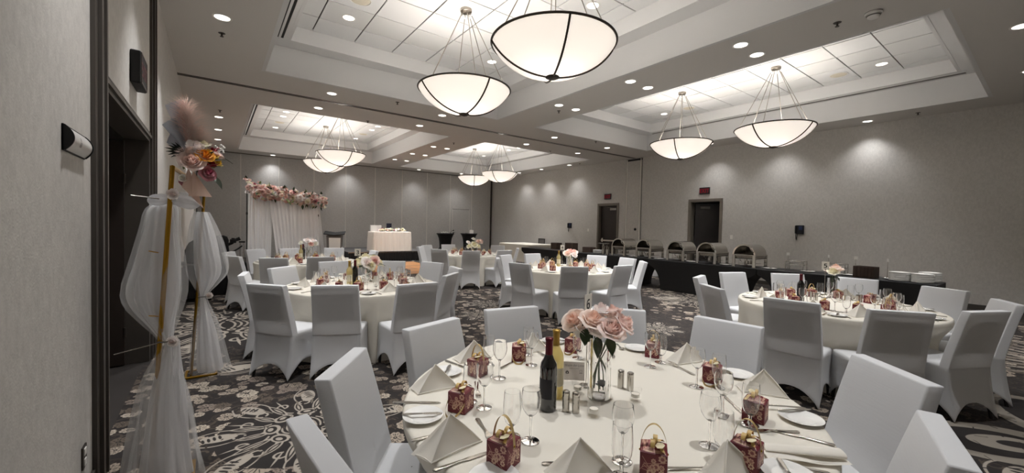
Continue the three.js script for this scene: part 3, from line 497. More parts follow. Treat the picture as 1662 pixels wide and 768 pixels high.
// bread plate
const plate = proto('bread_plate', 'plate', (() => { const m = new THREE.Mesh(lathe([[0.0001, 0.005], [0.045, 0.005], [0.052, 0.007], [0.058, 0.011], [0.08, 0.0165], [0.082, 0.016], [0.0815, 0.0145], [0.058, 0.008], [0.05, 0.002], [0.046, 0], [0.0001, 0]], 44), M.china); m.castShadow = m.receiveShadow = true; return m; })());
// cutlery lies along x, handle end at -x; loft of small ellipses
function bar(list) { return loft(list.map(([x, w, t, y]) => rrect(Math.max(w, 0.0006), Math.max(t, 0.0004), Math.max(0.0003, Math.min(w, t) * 0.8), 2).map(([z, h]) => vec(x, y + h, z))), { capA: true, capB: true }); }
const one = (stem, cat, g) => { const m = new THREE.Mesh(merge(g), M.steel); m.castShadow = m.receiveShadow = true; return proto(stem, cat, m); };
const two = (stem, cat, parts) => { const g = proto(stem, cat); for (const [n, geo] of parts) mesh(n, geo, M.steel, g); return g; };
const knife = two('table_knife', 'knife', [['handle', bar([[-0.105, 0.004, 0.002, 0.003], [-0.1, 0.0085, 0.003, 0.0034], [-0.06, 0.0075, 0.003, 0.0034], [-0.01, 0.0048, 0.0032, 0.0036], [0.002, 0.005, 0.003, 0.0036]])], ['blade', bar([[0.0, 0.005, 0.0022, 0.0036], [0.02, 0.009, 0.0011, 0.003], [0.07, 0.0095, 0.001, 0.0022], [0.095, 0.0075, 0.001, 0.0016], [0.105, 0.002, 0.0008, 0.0014]])]]);
const forkParts = [['handle', bar([[-0.1, 0.004, 0.0014, 0.003], [-0.094, 0.0095, 0.0018, 0.003], [-0.06, 0.008, 0.002, 0.004], [-0.01, 0.0035, 0.0022, 0.007], [0.02, 0.0035, 0.002, 0.008], [0.035, 0.008, 0.0012, 0.006], [0.05, 0.0125, 0.0009, 0.0035], [0.06, 0.0125, 0.0009, 0.003]])], ...[-1.5, -0.5, 0.5, 1.5].map((k) => ['tine', bar([[0.058, 0.002, 0.0009, 0.003], [0.08, 0.0016, 0.0008, 0.0038], [0.1, 0.0009, 0.0006, 0.006]]).translate(0, 0, k * 0.0068)])];
const fork = two('table_fork', 'fork', forkParts);
const butter = two('butter_knife', 'knife', [['handle', bar([[-0.08, 0.004, 0.0016, 0.003], [-0.076, 0.0075, 0.0024, 0.003], [-0.03, 0.006, 0.0024, 0.003], [0.0, 0.004, 0.0024, 0.003]])], ['blade', bar([[0, 0.004, 0.0018, 0.003], [0.014, 0.0085, 0.0009, 0.0022], [0.06, 0.0095, 0.0009, 0.0018], [0.08, 0.003, 0.0007, 0.0016]])]]);
const knifeFar = one('table_knife', 'knife', knife.children.map((c) => c.geometry)), forkFar = one('table_fork', 'fork', fork.children.map((c) => c.geometry));
const spoon = two('teaspoon', 'spoon', [['handle', bar([[-0.075, 0.004, 0.0014, 0.003], [-0.07, 0.0075, 0.0016, 0.003], [-0.02, 0.003, 0.002, 0.006], [0.02, 0.003, 0.0018, 0.006]])], ['bowl', new THREE.SphereGeometry(0.017, 16, 8, 0, Math.PI * 2, Math.PI / 2, Math.PI / 2).scale(1.5, 0.4, 1).translate(0.043, 0.008, 0)]]);
// favour box: burgundy print carton with gold ribbon, tag and hoop handle
const printTex = canvasTex(256, 256, (c, w) => {
  c.fillStyle = '#70202b'; c.fillRect(0, 0, w, w); reseed(5);
  for (let k = 0; k < 9; k++) { const x = rr(20, 236), y = rr(20, 236), r = rr(24, 40); c.fillStyle = k % 3 ? '#d2a892' : '#e6c9ac'; for (let p = 0; p < 7; p++) { c.beginPath(); c.ellipse(x + r * 0.6 * Math.cos(p * 0.9), y + r * 0.6 * Math.sin(p * 0.9), r * 0.42, r * 0.3, p * 0.9, 0, 7); c.fill(); } c.fillStyle = '#7c2a36'; c.beginPath(); c.arc(x, y, r * 0.42, 0, 7); c.fill(); c.fillStyle = '#c9a28a'; for (let p = 0; p < 6; p++) { c.beginPath(); c.arc(x + r * 0.22 * Math.cos(p), y + r * 0.22 * Math.sin(p), 2.5, 0, 7); c.fill(); } }
  c.strokeStyle = '#c89a86'; c.lineWidth = 5; for (let k = 0; k < 8; k++) { c.beginPath(); c.moveTo(rr(0, 256), rr(0, 256)); c.quadraticCurveTo(rr(0, 256), rr(0, 256), rr(0, 256), rr(0, 256)); c.stroke(); }
});
M.print = S({ map: printTex, roughness: 0.5 });
function favourBox(handleUp, whole) {
  const a = 0.0415, h = 0.085, g = proto('favour_box', 'gift box');
  const body = [rbx(2 * a, h, 2 * a, 0, h / 2, 0, 0.002, 1)], top = [loft([rrect(a, a, 0.003, 1).map(([x, z]) => vec(x, h, z)), rrect(a * 0.5, a * 0.42, 0.003, 1).map(([x, z]) => vec(x, h + 0.014, z))], { capB: true })];
  const loop = (x0, x1, z, s) => sheet((u, v) => { const t = u * Math.PI; return vec(lerp(x0, x1, 0.5 - 0.5 * Math.cos(t)), h + 0.016 + 0.018 * Math.sin(t) * s, z + (v - 0.5) * 0.014); }, 8, 1);
  const bow = [loop(0, 0.034, 0.004, 1), loop(0, -0.034, -0.004, 1), sheet((u, v) => vec(0.01 + 0.035 * u, h + 0.016 - 0.006 * u + 0.006 * Math.sin(u * 5), 0.012 + 0.02 * u + (v - 0.5) * 0.012), 6, 1), sheet((u, v) => vec(-0.008 - 0.03 * u, h + 0.017 - 0.008 * u, 0.016 + 0.012 * u + (v - 0.5) * 0.012), 6, 1), new THREE.SphereGeometry(0.008, 8, 6).translate(0, h + 0.018, 0)];
  const hoop = sheet((u, v) => { const t = u * Math.PI; return handleUp ? vec((v - 0.5) * 0.013, h - 0.022 + 0.1 * Math.sin(t) + 0.0, -0.0425 * Math.cos(t)) : vec(-0.041 - 0.055 * Math.sin(t), h * 0.55 - 0.045 * Math.sin(t), -0.04 * Math.cos(t) + (v - 0.5) * 0.001).add(vec(0, (v - 0.5) * 0.013, 0)); }, 22, 1);
  const tagG = new THREE.CylinderGeometry(0.017, 0.017, 0.0015, 6).scale(1.2, 1, 0.9).rotateX(-0.2).translate(-0.022, h + 0.021, 0.018);
  mesh('carton', [...body, ...top], M.print, g);
  if (whole) { mesh('ribbon', [...bow, hoop], M.ribbon, g); return g; }
  mesh('ribbon_bow', bow, M.ribbon, g); mesh('hoop_handle', hoop, M.band, g); mesh('gift_tag', tagG, M.tagCard, g);
  mesh('rivet', [new THREE.SphereGeometry(0.004, 8, 6).translate(0, h - 0.014, handleUp ? -0.042 : -0.036), new THREE.SphereGeometry(0.004, 8, 6).translate(0, h - 0.014, handleUp ? 0.042 : 0.036)], M.gold, g);
  return g;
}
const boxUp = favourBox(true), boxDown = favourBox(false), boxFar = favourBox(true, true);
// bottles
const bottleProf = [[0.0001, 0.004], [0.03, 0.0], [0.036, 0.003], [0.0375, 0.012], [0.0375, 0.185], [0.034, 0.205], [0.022, 0.226], [0.0155, 0.245], [0.0148, 0.3], [0.0165, 0.302], [0.0165, 0.314], [0.0001, 0.315]];
function bottle(red) {
  const g = proto('wine_bottle', 'bottle');
  mesh('body', lathe(bottleProf.filter((p) => p[1] < 0.27).concat([[0.0147, 0.27], [0.0001, 0.27]]), 32), red ? M.redGlass : M.whiteWine, g);
  mesh('foil', lathe([[0.0165, 0.24], [0.0162, 0.25], [0.0158, 0.3], [0.0175, 0.303], [0.0175, 0.315], [0.0001, 0.316]], 28), red ? M.redFoil : M.goldFoil, g);
  mesh('paper_label', new THREE.CylinderGeometry(0.038, 0.038, 0.085, 28, 1, true, 0.4, 4.4).translate(0, 0.1, 0), red ? M.labelDark : M.labelPale, g);
  return g;
}
const redBottle = bottle(true), whiteBottle = bottle(false);
const shaker = proto('salt_shaker', 'shaker'); mesh('body', lathe([[0.0001, 0], [0.0155, 0], [0.0158, 0.002], [0.0158, 0.072]], 24), M.steelSoft, shaker); mesh('cap', lathe([[0.0158, 0.0725], [0.0162, 0.074], [0.0158, 0.086], [0.012, 0.089], [0.0001, 0.09]], 24), M.steel, shaker);
const tealight = proto('tealight_holder', 'candle holder');
mesh('glass_cup', lathe([[0.0001, 0.003], [0.024, 0.002], [0.028, 0.006], [0.029, 0.02], [0.027, 0.04], [0.029, 0.058], [0.027, 0.058], [0.0245, 0.04], [0.0255, 0.022], [0.0001, 0.018]], 28), M.glass, tealight);
mesh('candle', [cyl(0.0185, 0.0185, 0.014, 0, 0.019, 0, 20)], M.wax, tealight); mesh('tin', lathe([[0.019, 0.0185], [0.0192, 0.034], [0.0197, 0.034]], 20), M.steelSoft, tealight);
// ---------------------------------------------------------------- flowers
// a bloom of layered petals; colours are the dye of the petals, paler outside
function bloomGeo(seed, inner, outer, s, layers = 6, res = 6) {
  reseed(seed); const P = [], ci = new THREE.Color(inner), co = new THREE.Color(outer), c = new THREE.Color();
  for (let L = 0; L < layers; L++) {
    const q = L / (layers - 1), n = [2, 3, 4, 5, 5, 6][L] ?? 6, r = lerp(0.12, 0.66, Math.pow(q, 0.9)), h = lerp(1.0, 0.84, q), flare = 0.3 * Math.pow(q, 2.6), droop = 0.22 * Math.pow(q, 3), a0 = rr(0, 6);
    for (let k = 0; k < n; k++) {
      const a = a0 + k * 6.283 / n + rr(-0.15, 0.15), span = Math.min(2.6, 6.283 / n * 1.45), hh = h * rr(0.92, 1.08), rs = r * rr(0.93, 1.07), wv = rr(0, 6), curl = rr(0.7, 1.3);
      const g = G(sheet((u, v) => { const x = (u - 0.5) * 2, an = a + x * span * 0.5 * (0.5 + 0.5 * Math.sin(Math.min(1, v * 1.6) * 1.57)) * (v > 0.8 ? 1 - 1.6 * (v - 0.8) : 1), rad = rs * Math.pow(Math.sin(Math.max(0.02, v) * 1.57), 0.55) * (1 - 0.1 * (1 - q) * v) + flare * curl * v * v * v * v + 0.025 * q * Math.sin(4 * x + wv) * v, y = hh * v * (1 - 0.16 * x * x * v) - droop * curl * Math.pow(v, 5); return vec(rad * Math.cos(an), y - 0.22 * q - 0.1, rad * Math.sin(an)).multiplyScalar(s); }, res, res));
      const cnt = g.attributes.position.count; c.copy(ci).lerp(co, clamp(q * 1.1 + rr(-0.12, 0.12), 0, 1));
      const col = new Float32Array(cnt * 3); for (let i = 0; i < cnt; i++) { col[3 * i] = c.r; col[3 * i + 1] = c.g; col[3 * i + 2] = c.b; }
      g.setAttribute('color', new THREE.BufferAttribute(col, 3)); P.push(g);
    }
  }
  return mergeGeometries(P);
}
const BL = {
  peach: [bloomGeo(11, 0xfbd8c4, 0xffefe4, 0.064), bloomGeo(12, 0xfbd9cc, 0xffeee7, 0.064)], blush: [bloomGeo(13, 0xfdeee8, 0xfffaf7, 0.064)],
  cream: [bloomGeo(14, 0xf6edc4, 0xfcf8e6, 0.064)], pink: [bloomGeo(15, 0xf5cbc2, 0xfce4dd, 0.064)], orange: [bloomGeo(16, 0xe8921c, 0xf0aa30, 0.05, 4)], red: [bloomGeo(17, 0x8c1626, 0xb02a3a, 0.05, 4)], mauve: [bloomGeo(18, 0x9c3350, 0xc98790, 0.055, 4)], yellow: [bloomGeo(19, 0xe0b020, 0xf0cc50, 0.034, 3)], white: [bloomGeo(20, 0xf0ecdc, 0xfdfbf4, 0.05, 4)], dusk: [bloomGeo(21, 0xd09c92, 0xe8c4b8, 0.055, 4)],
};
function bloom(parent, kind, x, y, z, tx, tz, sc, spin = 0, name = 'rose') { const l = BL[kind], m = new THREE.Mesh(l[Math.floor(hash2(Math.round(x * 999), Math.round(z * 999), 3) * l.length)], M.bloom); m.name = name; m.castShadow = m.receiveShadow = true; m.position.set(x, y, z); m.rotation.set(tx, spin, tz); m.scale.setScalar(sc); parent.add(m); return m; }
function leafGeo(l, w, bend = 0.3) { return sheet((u, v) => { const x = (u - 0.5) * 2, ww = w * Math.sin(Math.PI * Math.pow(v, 0.75)); return vec(x * ww, -bend * l * v * v + 0.12 * w * Math.abs(x), l * v); }, 4, 8); }
function leaf(parent, x, y, z, yaw, pitch, l, w, mat = M.leaf, name = 'leaf') { const g = leafGeo(l, w); g.rotateX(-pitch).rotateY(yaw).translate(x, y, z); return mesh(name, g, mat, parent); }
// ================================================================ THE SIX ROUND TABLES
const TT = 0.755;
const TABLES = [
  { n: 6, c: [1.511, 1.316], chairs: [[0.23, 1.2, 85], [0.461, 1.859, 125], [1.092, 2.297, 162], [1.795, 2.426, -170], [2.469, 1.998, -131], [2.804, 1.326, -95], [2.509, 0.443, -48], [1.802, 0.194, -17]] },
  { n: 5, c: [5.571, 1.5], chairs: [[4.19, 1.433, 84], [4.436, 0.751, 52], [5.118, 0.351, 26], [6.043, 0.291, -25], [6.82, 0.79, -64], [7.064, 1.639, -95], [6.784, 2.381, -136], [6.164, 2.875, -159], [4.394, 2.261, 125], [5.188, 2.842, 164]] },
  { n: 3, c: [1.561, 5.33], chairs: [[0.948, 4.168, 25], [0.404, 4.517, 51], [0.272, 5.551, 100], [0.727, 6.133, 140], [1.495, 6.711, 175], [2.331, 6.447, -145], [2.828, 5.986, -114], [2.8, 5.147, -80], [2.372, 4.49, -42], [1.693, 3.922, 0]] },
  { n: 4, c: [5.44, 5.61], chairs: [[4.527, 4.486, 31], [4.058, 5.292, 77], [4.327, 6.321, 123], [4.917, 6.921, 158], [5.764, 7.062, -178], [6.842, 6.107, -118], [6.902, 5.314, -82], [6.486, 4.642, -48], [5.452, 4.283, -1]] },
  { n: 2, c: [1.51, 9.0], chairs: [[0.789, 7.685, 23], [1.496, 7.643, 5], [0.251, 8.295, 61], [0.216, 9.374, 113], [0.691, 10.109, 144], [1.341, 10.254, 160], [2.284, 10.171, -159], [2.45, 8.05, -45], [2.85, 9.0, -90]] },
  { n: 1, c: [5.71, 9.63], chairs: [[4.949, 8.347, 18], [4.456, 9.076, 53], [4.502, 10.32, 132], [4.979, 10.95, 151], [5.775, 11.139, -172], [7.05, 10.314, -129], [5.844, 8.238, -2], [6.754, 8.899, -55]] },
];
const D2R = Math.PI / 180, NUM = ['', 'one', 'two', 'three', 'four', 'five', 'six'];
function clothGeo(T) {
  reseed(100 + T.n); const R = 0.918, NA = 168, ph = [rr(0, 6), rr(0, 6), rr(0, 6), rr(0, 6)], kk = [5, 8, 13, 21];
  const seats = T.chairs.map(([x, d, f]) => { const ux = Math.sin(f * D2R), ud = Math.cos(f * D2R), fx = x + ux * 0.53 - T.c[0], fd = d + ud * 0.53 - T.c[1]; return { fx, fd, ux, ud }; });
  const rows = [];
  const rad = (a, y) => {
    const s = clamp((0.745 - y) / 0.735, 0, 1); let f = 0; for (let k = 0; k < 4; k++) f += Math.cos(kk[k] * a + ph[k]) * [0.35, 0.35, 0.3, 0.16][k];
    let r = R + 0.004 + s * (0.035 + 0.05 * f + 0.03 * Math.max(0, f - 0.5) * s);
    const ca = Math.sin(a), cd = Math.cos(a);
    for (const q of seats) {                                                     // the cloth hangs in front of a seat pushed under the table
      const den = -(ca * q.ux + cd * q.ud); if (den < 0.3) continue;
      const hit = -(q.fx * q.ux + q.fd * q.ud) / den, lat = Math.abs((ca * hit - q.fx) * q.ud - (cd * hit - q.fd) * q.ux), near = 1 - smooth(lat, 0.2, 0.33);
      const below = smooth(0.72 - y, 0, 0.24), lim = hit - 0.015;
      if (lim < r) r = lerp(r, Math.max(lim, 0.3), near * below);
    }
    return r;
  };
  const ring = (f) => { const o = []; for (let i = 0; i < NA; i++) { const a = i / NA * 2 * Math.PI, [r, y] = f(a); o.push(vec(r * Math.sin(a), y, -r * Math.cos(a))); } return o; };
  for (const r of [0.02, 0.3, 0.6, 0.8, 0.89]) rows.push(ring(() => [r, TT]));
  rows.push(ring(() => [0.908, TT - 0.0015]), ring(() => [0.917, TT - 0.008]));
  for (let j = 0; j <= 26; j++) { const y = lerp(0.738, 0.004, Math.pow(j / 26, 1.0)); rows.push(ring((a) => [rad(a, y), y])); }
  rows.reverse();
  return loft(rows, { capB: true });
}
const camX = 0, camD = 0;
for (const T of TABLES) {
  const [cx, cd] = T.c, N = 'table ' + NUM[T.n];
  // chairs: near side or far side of the table, counted from the left as the camera sees them
  T.seats = T.chairs.map(([x, d, f]) => { const ux = Math.sin(f * D2R), ud = Math.cos(f * D2R), L = Math.hypot(cx, cd), ox = x - cx, od = d - cd, along = (ox * cx + od * cd) / L, side = (ox * cd - od * cx) / L; return { x, d, f, ux, ud, far: along > 0.1, side, th: Math.atan2(ox, od) }; });
  for (const far of [false, true]) { const l = T.seats.filter((s) => s.far === far).sort((a, b) => a.side - b.side); l.forEach((s, i) => { s.where = (far ? 'far' : 'near') + ' side of ' + N + ', ' + ORD[i] + ' from left'; }); }
  for (const s of T.seats) copy(chair, 'banquet chair in white stretch cover on ' + s.where, s.x + s.ux * 0.3, 0, s.d + s.ud * 0.3, Math.PI - s.f * D2R, 'covered chairs at ' + N);
  const cl = mesh('tablecloth', clothGeo(T), M.linen); put(cl, cx, 0, cd); tag(cl, 'floor-length ivory cloth draped over the round ' + N, 'tablecloth');
  const t = thing('round_table', 'round banquet table hidden under the ivory cloth, ' + N, 'table');
  mesh('tabletop', cyl(0.89, 0.89, 0.025, 0, TT - 0.03, 0, 48), M.tableWood, t);
  for (let k = 0; k < 4; k++) mesh('leg', cyl(0.014, 0.014, 0.725, 0.2 * Math.cos(k * 1.571 + 0.8), 0, 0.2 * Math.sin(k * 1.571 + 0.8), 8), M.steelSoft, t);
  put(t, cx, 0, cd);
}
// ---------------------------------------------------------------- place settings
const Y = TT + 0.0008;
function lay(P, x, d, turn, label, group, y = Y) { return copy(P, label, x, y, d, turn, group); }
// direction angle of a vector (dx, dd) for things modelled along +x
const yawX = (dx, dd) => Math.atan2(dd, dx);
for (const T of TABLES) {
  if (T.n === 6) continue;
  const [cx, cd] = T.c, detail = T.n === 5 || T.n === 3; reseed(40 + T.n);
  for (const s of T.seats) {
    const L = Math.hypot(s.x - cx, s.d - cd), ux = (s.x - cx) / L, ud = (s.d - cd) / L, tx = -ud, td = ux;     // outwards, and to the sitter's side
    const at = (r, q) => [cx + ux * r + tx * q, cd + ud * r + td * q], face = Math.atan2(ux, -ud) + Math.PI, W = 'at ' + s.where;
    let p = at(0.72 + rr(-0.02, 0.02), rr(-0.02, 0.02)); lay(napkins[Math.floor(rr(0, 3))], p[0], p[1], face + rr(-0.5, 0.5), 'white napkin folded to a pyramid, ' + W, 'napkins');
    p = at(0.78, 0.21); lay(plate, p[0], p[1], 0, 'small white bread plate ' + W, 'bread plates');
    if (detail) { lay(butter, p[0], p[1], yawX(ux, ud) + Math.PI + rr(-0.2, 0.2), 'butter knife lying across the bread plate ' + W, 'butter knives', Y + 0.0165); }
    p = at(0.76, -0.145); lay(detail ? knife : knifeFar, p[0], p[1], yawX(-ux, -ud), 'steel table knife ' + W, 'table knives');
    p = at(0.77, 0.115); lay(detail ? fork : forkFar, p[0], p[1], yawX(-ux, -ud), 'steel table fork ' + W, 'table forks');
    p = at(0.5 + rr(-0.02, 0.02), -0.15); lay(detail ? wine : wineFar, p[0], p[1], 0, 'empty wine glass ' + W, 'wine glasses');
    p = at(0.55 + rr(-0.02, 0.02), -0.07); lay(detail ? water : waterFar, p[0], p[1], 0, 'short-stemmed water goblet ' + W, 'water goblets');
    p = at(0.5 + rr(-0.02, 0.02), 0.04); lay(detail ? (rr(0, 1) < 0.6 ? boxUp : boxDown) : boxFar, p[0], p[1], rr(0, 6), 'burgundy favour box with gold bow ' + W, 'favour boxes');
  }
}
// the near table is laid piece by piece
{
  const [cx, cd] = TABLES[0].c;
  const B = [[0.857, 1.509, 'left rim beside a plate', 0, 0.55], [0.78, 1.081, 'left front', 1, 0.35], [1.128, 1.815, 'far left rim behind goblets', 1, 0.3], [1.464, 1.895, 'far rim left of the roses', 0, 0.9], [1.852, 1.832, 'far rim behind the roses', 0, 0.4], [2.206, 1.492, 'far right rim behind two glasses', 1, 0.5], [2.109, 1.065, 'right rim, the farther one', 0, 0.3], [1.842, 0.745, 'right rim by the unused plate', 2, 0.2], [1.446, 0.606, 'right front beside two glasses', 1, 0.15], [1.151, 0.763, 'near front edge, center', 1, 0.6]];
  for (const [x, d, w, k, t] of B) lay(k === 1 ? boxUp : boxDown, x, d, k === 2 ? Math.PI + t : t, 'burgundy floral favour box with gold ribbon, ' + w + ' of table six', 'favour boxes');
  const G2 = [['left rim by a favour box', 0.948, 1.465, 0.927, 1.551], ['far left rim', 1.197, 1.711, 1.254, 1.9], ['far rim left of the roses', 1.464, 1.775, 1.562, 1.93], ['left front', 0.942, 1.139, 0.905, 1.206], ['near front edge, center', 1.121, 0.864, 1.05, 0.81], ['right front', 1.469, 0.745, 1.419, 0.672], ['right rim', 1.74, 0.83, 1.769, 0.733], ['far right rim by a napkin', 1.966, 1.071, 2.045, 1.001], ['far right rim by the single chair', 2.026, 1.384, 2.14, 1.392], ['far rim behind the vase', 1.8, 1.62, 1.781, 1.72]];
  for (const [w, a, b, e, f] of G2) { lay(wine, a, b, 0, 'tall empty wine glass, ' + w + ' of table six', 'wine glasses'); lay(water, e, f, 0, 'short-stemmed water goblet, ' + w + ' of table six', 'water goblets'); }
  const NP = [[[0.759, 1.798], [0.942, 1.705], 'left rim', 0], [[0.555, 1.268], [0.777, 1.196], 'left front with layered edge', 1], [[1.138, 2.065], [1.301, 1.961], 'far left rim', 0], [[1.562, 1.986], [1.701, 1.928], 'far rim left of roses', 2], [[2.193, 1.365], [2.355, 1.222], 'far right rim', 0], [[2.126, 0.966], [2.178, 0.725], 'right rim', 0], [[0.87, 0.93], [1.02, 0.83], 'near front edge', 2], [[1.27, 0.63], [1.42, 0.56], 'right near edge', 2]];
  for (const [l, r, w, k] of NP) { const mx = (l[0] + r[0]) / 2, md = (l[1] + r[1]) / 2; lay(napkins[k], mx, md, Math.PI + yawX(r[0] - l[0], r[1] - l[1]), 'white napkin folded to a pyramid, ' + w + ' of table six', 'napkins'); }
  { // napkin that was dropped flat, one corner rolled over
    const f = [sheet((u, v) => vec((u - 0.5) * 0.27, 0.006 + 0.014 * Math.sin(u * 5 + 1) * Math.sin(v * 3) * 0.5 + 0.006, (v - 0.5) * 0.1 * (1 - 0.35 * u)), 14, 8), sheet((u, v) => { const a = v * 3.6; return vec((u - 0.5) * 0.25, 0.016 + 0.013 * (1 - Math.cos(a)) * (0.5 + 0.5 * u), -0.02 + 0.03 * Math.sin(a) + 0.02 * u); }, 14, 10), sheet((u, v) => vec((u - 0.5) * 0.26, 0.014 + 0.005 * Math.sin(u * 7), (v - 0.5) * 0.075 + 0.01), 10, 4)];
    const m = mesh('napkin', f, M.napkin); tag(m, 'cream napkin lying crumpled flat on the right rim of table six', 'napkin', 'napkins'); put(m, 1.665, 0.515, 0.515); m.position.y = Y; m.rotation.y = yawX(1.759 - 1.575, 0.424 - 0.594);
  }
  const PL = [[0.69, 1.525, 'left rim'], [0.997, 1.921, 'far left rim'], [0.701, 1.02, 'left front'], [1.998, 0.629, 'right rim'], [2.31, 1.03, 'far right rim behind a favour box'], [1.882, 2.05, 'far rim behind roses'], [2.24, 1.63, 'far right by the single chair'], [1.5, 0.5, 'right near edge']];
  for (const [x, d, w] of PL) lay(plate, x, d, 0, 'white bread plate with raised rim, ' + w + ' of table six', 'bread plates');
  const CU = [[knife, 0.62, 1.74, 0.83, 1.6, 'left rim between napkin and plate'], [butter, 0.605, 1.57, 0.768, 1.482, 'across the plate at left rim', 0.0165], [knife, 0.585, 1.378, 0.78, 1.36, 'left rim under a folded napkin'], [knife, 0.565, 1.17, 0.78, 1.163, 'left front before a folded napkin'], [fork, 0.87, 1.4, 0.82, 1.2, 'left front pointing to the favour box'], [fork, 1.07, 1.73, 0.975, 1.555, 'left rim behind a wine glass'], [knife, 1.085, 2.1, 1.135, 1.9, 'far left rim'], [butter, 0.96, 1.87, 1.05, 1.98, 'across the plate at far left', 0.0165], [knife, 1.28, 1.82, 1.46, 1.9, 'far rim beside a favour box'], [fork, 1.66, 2.02, 1.63, 1.83, 'far rim left of the roses'], [fork, 0.89, 1.0, 1.04, 0.895, 'near front edge by a napkin'], [fork, 1.2, 0.755, 1.37, 0.635, 'near front edge by the center favour box'], [fork, 2.112, 1.16, 2.172, 1.36, 'far right rim by a napkin'], [knife, 1.868, 0.468, 1.788, 0.68, 'right rim behind the crumpled napkin'], [butter, 2.0, 0.75, 2.1, 0.655, 'farther one across the plate at right rim', 0.0165], [butter, 1.97, 0.71, 2.115, 0.628, 'nearer one across the plate at right rim', 0.0165], [fork, 1.86, 0.6, 1.72, 0.705, 'right rim by the short favour box'], [knife, 1.97, 0.94, 1.84, 0.78, 'right rim behind a goblet'], [knife, 1.63, 0.43, 1.525, 0.6, 'right near edge'], [butter, 1.545, 0.54, 1.45, 0.46, 'across the plate at right near edge', 0.0165], [spoon, 2.22, 1.78, 2.14, 1.668, 'far rim right of the roses'], [fork, 2.08, 1.69, 1.96, 1.6, 'far rim right of the vase'], [butter, 1.88, 2.06, 1.93, 1.99, 'across the plate behind the roses', 0.0165], [fork, 0.68, 0.92, 0.86, 0.9, 'left front edge']];
  for (const [P, a, b, e, f, w, dy] of CU) { const nm = P === knife ? 'steel table knife' : P === fork ? 'steel fork' : P === butter ? 'butter knife' : 'steel teaspoon'; lay(P, (a + e) / 2, (b + f) / 2, yawX(e - a, f - b), nm + ' ' + (dy ? '' : 'on ') + w + ' of table six', 'cutlery of table six', Y + (dy ?? 0)); }
}
// ---------------------------------------------------------------- centrepieces
const digits = {};
function cardTex(n) { return digits[n] ??= Ph({ transmission: 0.35, thickness: 0, roughness: 1, map: canvasTex(96, 128, (c, w, h) => { c.fillStyle = '#e9e5dc'; c.fillRect(0, 0, w, h); c.fillStyle = '#1d1b19'; c.font = 'bold 92px sans-serif'; c.textAlign = 'center'; c.fillText(String(n), w / 2, 98); }) }); }
function numberStand(n, x, d, face, h) {
  const t = thing('number_stand', 'table number card reading ' + NUM[n] + ' on a slim metal stand', 'table number', 'table number cards');
  mesh('base', lathe([[0.0001, 0], [0.032, 0], [0.034, 0.003], [0.03, 0.006], [0.006, 0.01], [0.0001, 0.011]], 24), M.steel, t); mesh('pole', cyl(0.003, 0.003, h - 0.1, 0, 0.008, 0, 8), M.steel, t); mesh('clip', bx(0.02, 0.012, 0.008, 0, h - 0.094, 0), M.steel, t);
  const g = new THREE.BoxGeometry(0.078, 0.098, 0.0025).translate(0, h - 0.049, 0); mesh('number_card', g, cardTex(n), t);
  put(t, x, Y, d, face); t.position.y = Y; return t;
}
function centre(T, o) {
  const [cx, cd] = T.c, N = 'table ' + NUM[T.n];
  numberStand(T.n, ...o.stand);
  if (o.red) lay(redBottle, ...o.red, 1.2, 'dark red wine bottle with burgundy foil on ' + N);
  if (o.white) lay(whiteBottle, ...o.white, 2.2, 'pale yellow white wine bottle with gold neck on ' + N);
  (o.shakers ?? []).forEach(([x, d, w]) => lay(shaker, x, d, 0, 'cylindrical steel shaker, ' + w + ' on ' + N, 'shakers'));
  (o.candles ?? []).forEach(([x, d, w]) => lay(tealight, x, d, 0, 'small glass tealight holder ' + w + ' on ' + N, 'tealight holders'));
}
centre(TABLES[0], { stand: [1.504, 1.392, 0.29, 0.462], red: [1.17, 1.301], white: [1.289, 1.385], shakers: [[1.226, 1.247, 'left of the pair by the red bottle'], [1.251, 1.212, 'right of the pair by the red bottle'], [1.634, 1.28, 'left of the pair right of the vase'], [1.647, 1.233, 'right of the pair right of the vase']], candles: [[1.404, 1.352, 'before the photo sign'], [1.291, 1.146, 'in front of the vase'], [1.568, 1.144, 'right of the vase']] });
centre(TABLES[1], { stand: [5.96, 1.69, -0.9, 0.445], red: [5.429, 1.763], shakers: [[5.62, 1.72, 'left one beside the vase'], [5.66, 1.68, 'right one beside the vase'], [5.98, 1.38, 'left one of the right pair'], [6.02, 1.36, 'right one of the right pair']], candles: [[5.8, 1.5, 'left of the napkin'], [6.1, 1.45, 'right of the napkin']] });
centre(TABLES[2], { stand: [1.584, 5.713, -0.27, 0.435], red: [1.447, 5.328], white: [1.361, 5.255], shakers: [[1.79, 5.27, 'left one of the pair'], [1.83, 5.25, 'right one of the pair']], candles: [[1.56, 5.3, 'in front of the hydrangea'], [1.62, 5.05, 'near the front edge']] });
centre(TABLES[3], { stand: [5.78, 6.1, -0.75, 0.42], red: [5.72, 6.15], white: [5.594, 6.0], candles: [[5.4, 5.5, 'left of the vase'], [5.7, 5.4, 'right of the vase']] });
centre(TABLES[4], { stand: [1.72, 9.62, -0.15, 0.42], red: [1.5, 9.4], white: [1.42, 9.15], candles: [[1.55, 8.9, 'in front of the vase']] });
centre(TABLES[5], { stand: [5.95, 9.85, -0.5, 0.4], candles: [[5.6, 9.4, 'left of the bouquet'], [5.9, 9.4, 'right of the bouquet']] });
